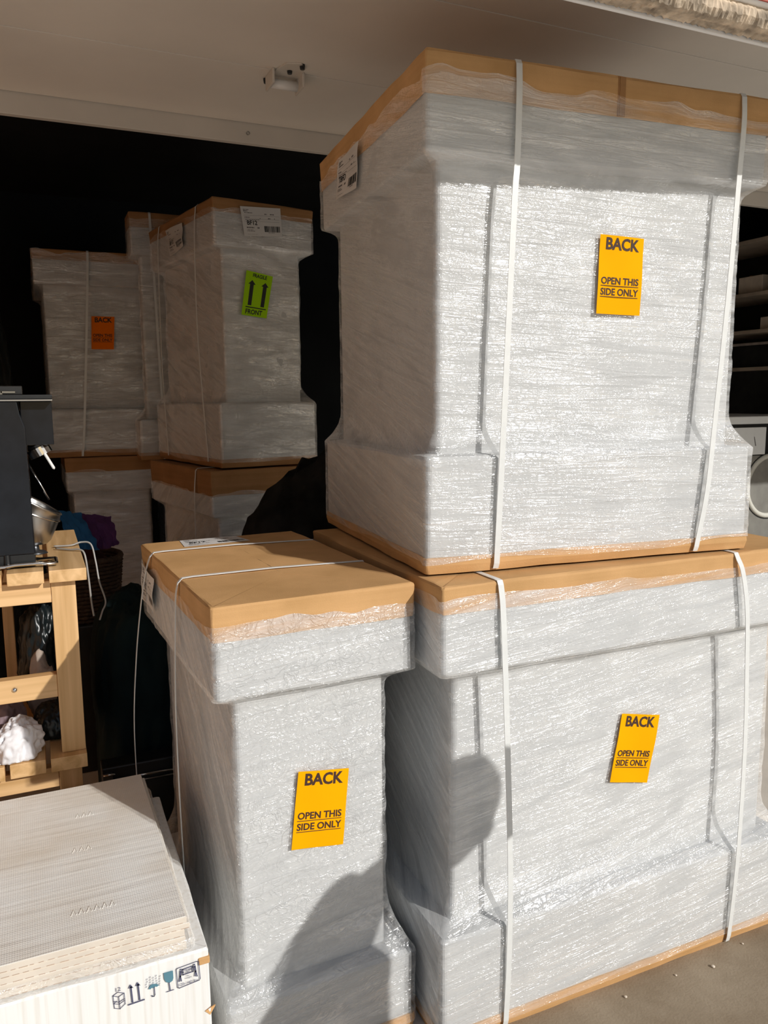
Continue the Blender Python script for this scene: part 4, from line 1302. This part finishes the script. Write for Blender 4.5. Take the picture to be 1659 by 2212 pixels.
# ------------------------------------------------------------------ pebbles on the concrete
def pebble(x, y, r, seed):
    bm = bmesh.new()
    bmesh.ops.create_icosphere(bm, subdivisions=2, radius=r)
    for v in bm.verts:
        v.co *= 1 + 0.3 * mnoise.noise(v.co * 150 + Vector((seed, 0, 0)))
        v.co.z *= 0.6
    zm = min(v.co.z for v in bm.verts)
    for v in bm.verts:
        v.co.z -= zm
    me = bpy.data.meshes.new('pebble')
    bm.to_mesh(me)
    bm.free()
    o = link('pebble', me, MT['boxbeige'], None, (x, y, 0.0))
    return tag(o, ('largest pale pebble on the concrete, halfway to the corner', 'pebble nearest the lower edge of the picture', 'pebble closest to the right strap of the lower package', 'tiny pebble between two others, close to the wrapped base')[seed], 'pebble', 'pebbles on the concrete')
pebble(1.481, 1.331, 0.005, 0)
pebble(1.212, 1.341, 0.004, 1)
pebble(1.618, 1.363, 0.003, 2)
pebble(1.374, 1.347, 0.003, 3)

# ------------------------------------------------------------------ a person bending forward out of frame, right of the camera: the shadow on the packages is theirs
def person():
    root = thing('person', 'person in dark clothes bending forward outside the frame, casting the rounded shadow', 'person', (1.0, 0.1, 0.0), math.atan2(0.454, 0.891))
    V, E_, Rr = [], [], []
    def v(p, r, parent=None):
        V.append(p)
        Rr.append(r)
        if parent is not None:
            E_.append((parent, len(V) - 1))
        return len(V) - 1
    pel = v((0, 0, 0.735), (0.105, 0.135))
    wa = v((0.10, 0, 0.85), (0.095, 0.125), pel)
    ch = v((0.21, 0, 0.975), (0.11, 0.145), wa)
    nk = v((0.315, 0, 1.095), (0.055, 0.055), ch)
    hb_ = v((0.365, 0, 1.135), (0.050, 0.050), nk)
    for sgn in (-1, 1):
        sh = v((0.255, 0.145 * sgn, 1.035), (0.058, 0.058), ch)
        el = v((0.275, 0.185 * sgn, 0.79), (0.042, 0.042), sh)
        wr = v((0.255, 0.140 * sgn, 0.585), (0.028, 0.028), el)
        pa = v((0.250, 0.125 * sgn, 0.525), (0.030, 0.018), wr)
        for q in range(4):
            f0 = v((0.222 + q * 0.019, 0.118 * sgn, 0.487), (0.0095, 0.0095), pa)
            f1 = v((0.224 + q * 0.018, 0.106 * sgn, 0.455 + 0.004 * abs(q - 1.5)), (0.0085, 0.0085), f0)
            v((0.226 + q * 0.017, 0.090 * sgn, 0.432 + 0.006 * abs(q - 1.5)), (0.007, 0.007), f1)
        t0 = v((0.285, 0.118 * sgn, 0.530), (0.011, 0.011), pa)
        v((0.300, 0.105 * sgn, 0.500), (0.009, 0.009), t0)
        hp = v((0.01, 0.085 * sgn, 0.68), (0.085, 0.085), pel)
        kn = v((0.055, 0.095 * sgn, 0.39), (0.058, 0.058), hp)
        an = v((-0.005, 0.10 * sgn, 0.085), (0.040, 0.040), kn)
        he = v((-0.02, 0.10 * sgn, 0.042), (0.040, 0.040), an)
        v((0.15, 0.11 * sgn, 0.036), (0.036, 0.034), he)
    me = bpy.data.meshes.new('body')
    me.from_pydata(V, E_, [])
    o = link('body', me, MT['shirt'], root)
    m = o.modifiers.new('skin', 'SKIN')
    sv_ = me.skin_vertices[0].data
    for i, r in enumerate(Rr):
        sv_[i].radius = r
    sv_[0].use_root = True
    o.modifiers.new('sub', 'SUBSURF').levels = 1
    o.modifiers['sub'].render_levels = 2
    # head: skull, jaw, nose, ears; looks down and forward
    bm = bmesh.new()
    bmesh.ops.create_uvsphere(bm, u_segments=32, v_segments=20, radius=1.0)
    for q in bm.verts:
        x, y, z = q.co
        w_ = 0.078 * (1 - 0.18 * max(0, -z))
        nose = 0.020 * math.exp(-((y / 0.16) ** 2 + ((z + 0.12) / 0.2) ** 2)) if x > 0.6 else 0
        eye = -0.008 * (math.exp(-(((abs(y) - 0.38) / 0.15) ** 2 + ((z - 0.1) / 0.13) ** 2))) if x > 0.5 else 0
        mouth = -0.005 * math.exp(-((y / 0.3) ** 2 + ((z + 0.48) / 0.05) ** 2)) if x > 0.4 else 0
        ear = 0.012 * math.exp(-((x / 0.16) ** 2 + ((z + 0.02) / 0.22) ** 2)) * (1 if y > 0 else -1) if abs(y) > 0.8 else 0
        q.co = Vector((x * 0.094 * (1 - 0.12 * max(0, -z)) + nose + eye + mouth, y * w_ + ear, z * 0.118))
    hm = bpy.data.meshes.new('head')
    bm.to_mesh(hm)
    bm.free()
    hm.polygons.foreach_set('use_smooth', [True] * len(hm.polygons))
    hd_ = link('head', hm, MT['skin'], root, (0.43, 0, 1.185))
    hd_.rotation_euler = (0, math.radians(38), 0)
    mb_ = MB()
    mb_.lathe([(0.0002, 0.126), (0.045, 0.118), (0.075, 0.090), (0.089, 0.050), (0.092, 0.010), (0.088, 0.006), (0.070, 0.05)], 28)
    hr = mb_.build('hair', MT['hair'], hd_, smooth=True)
    hr.location = (-0.012, 0, 0)
    hr.scale = (1.05, 0.9, 1)
    hr.rotation_euler = (0, math.radians(-18), 0)
person()
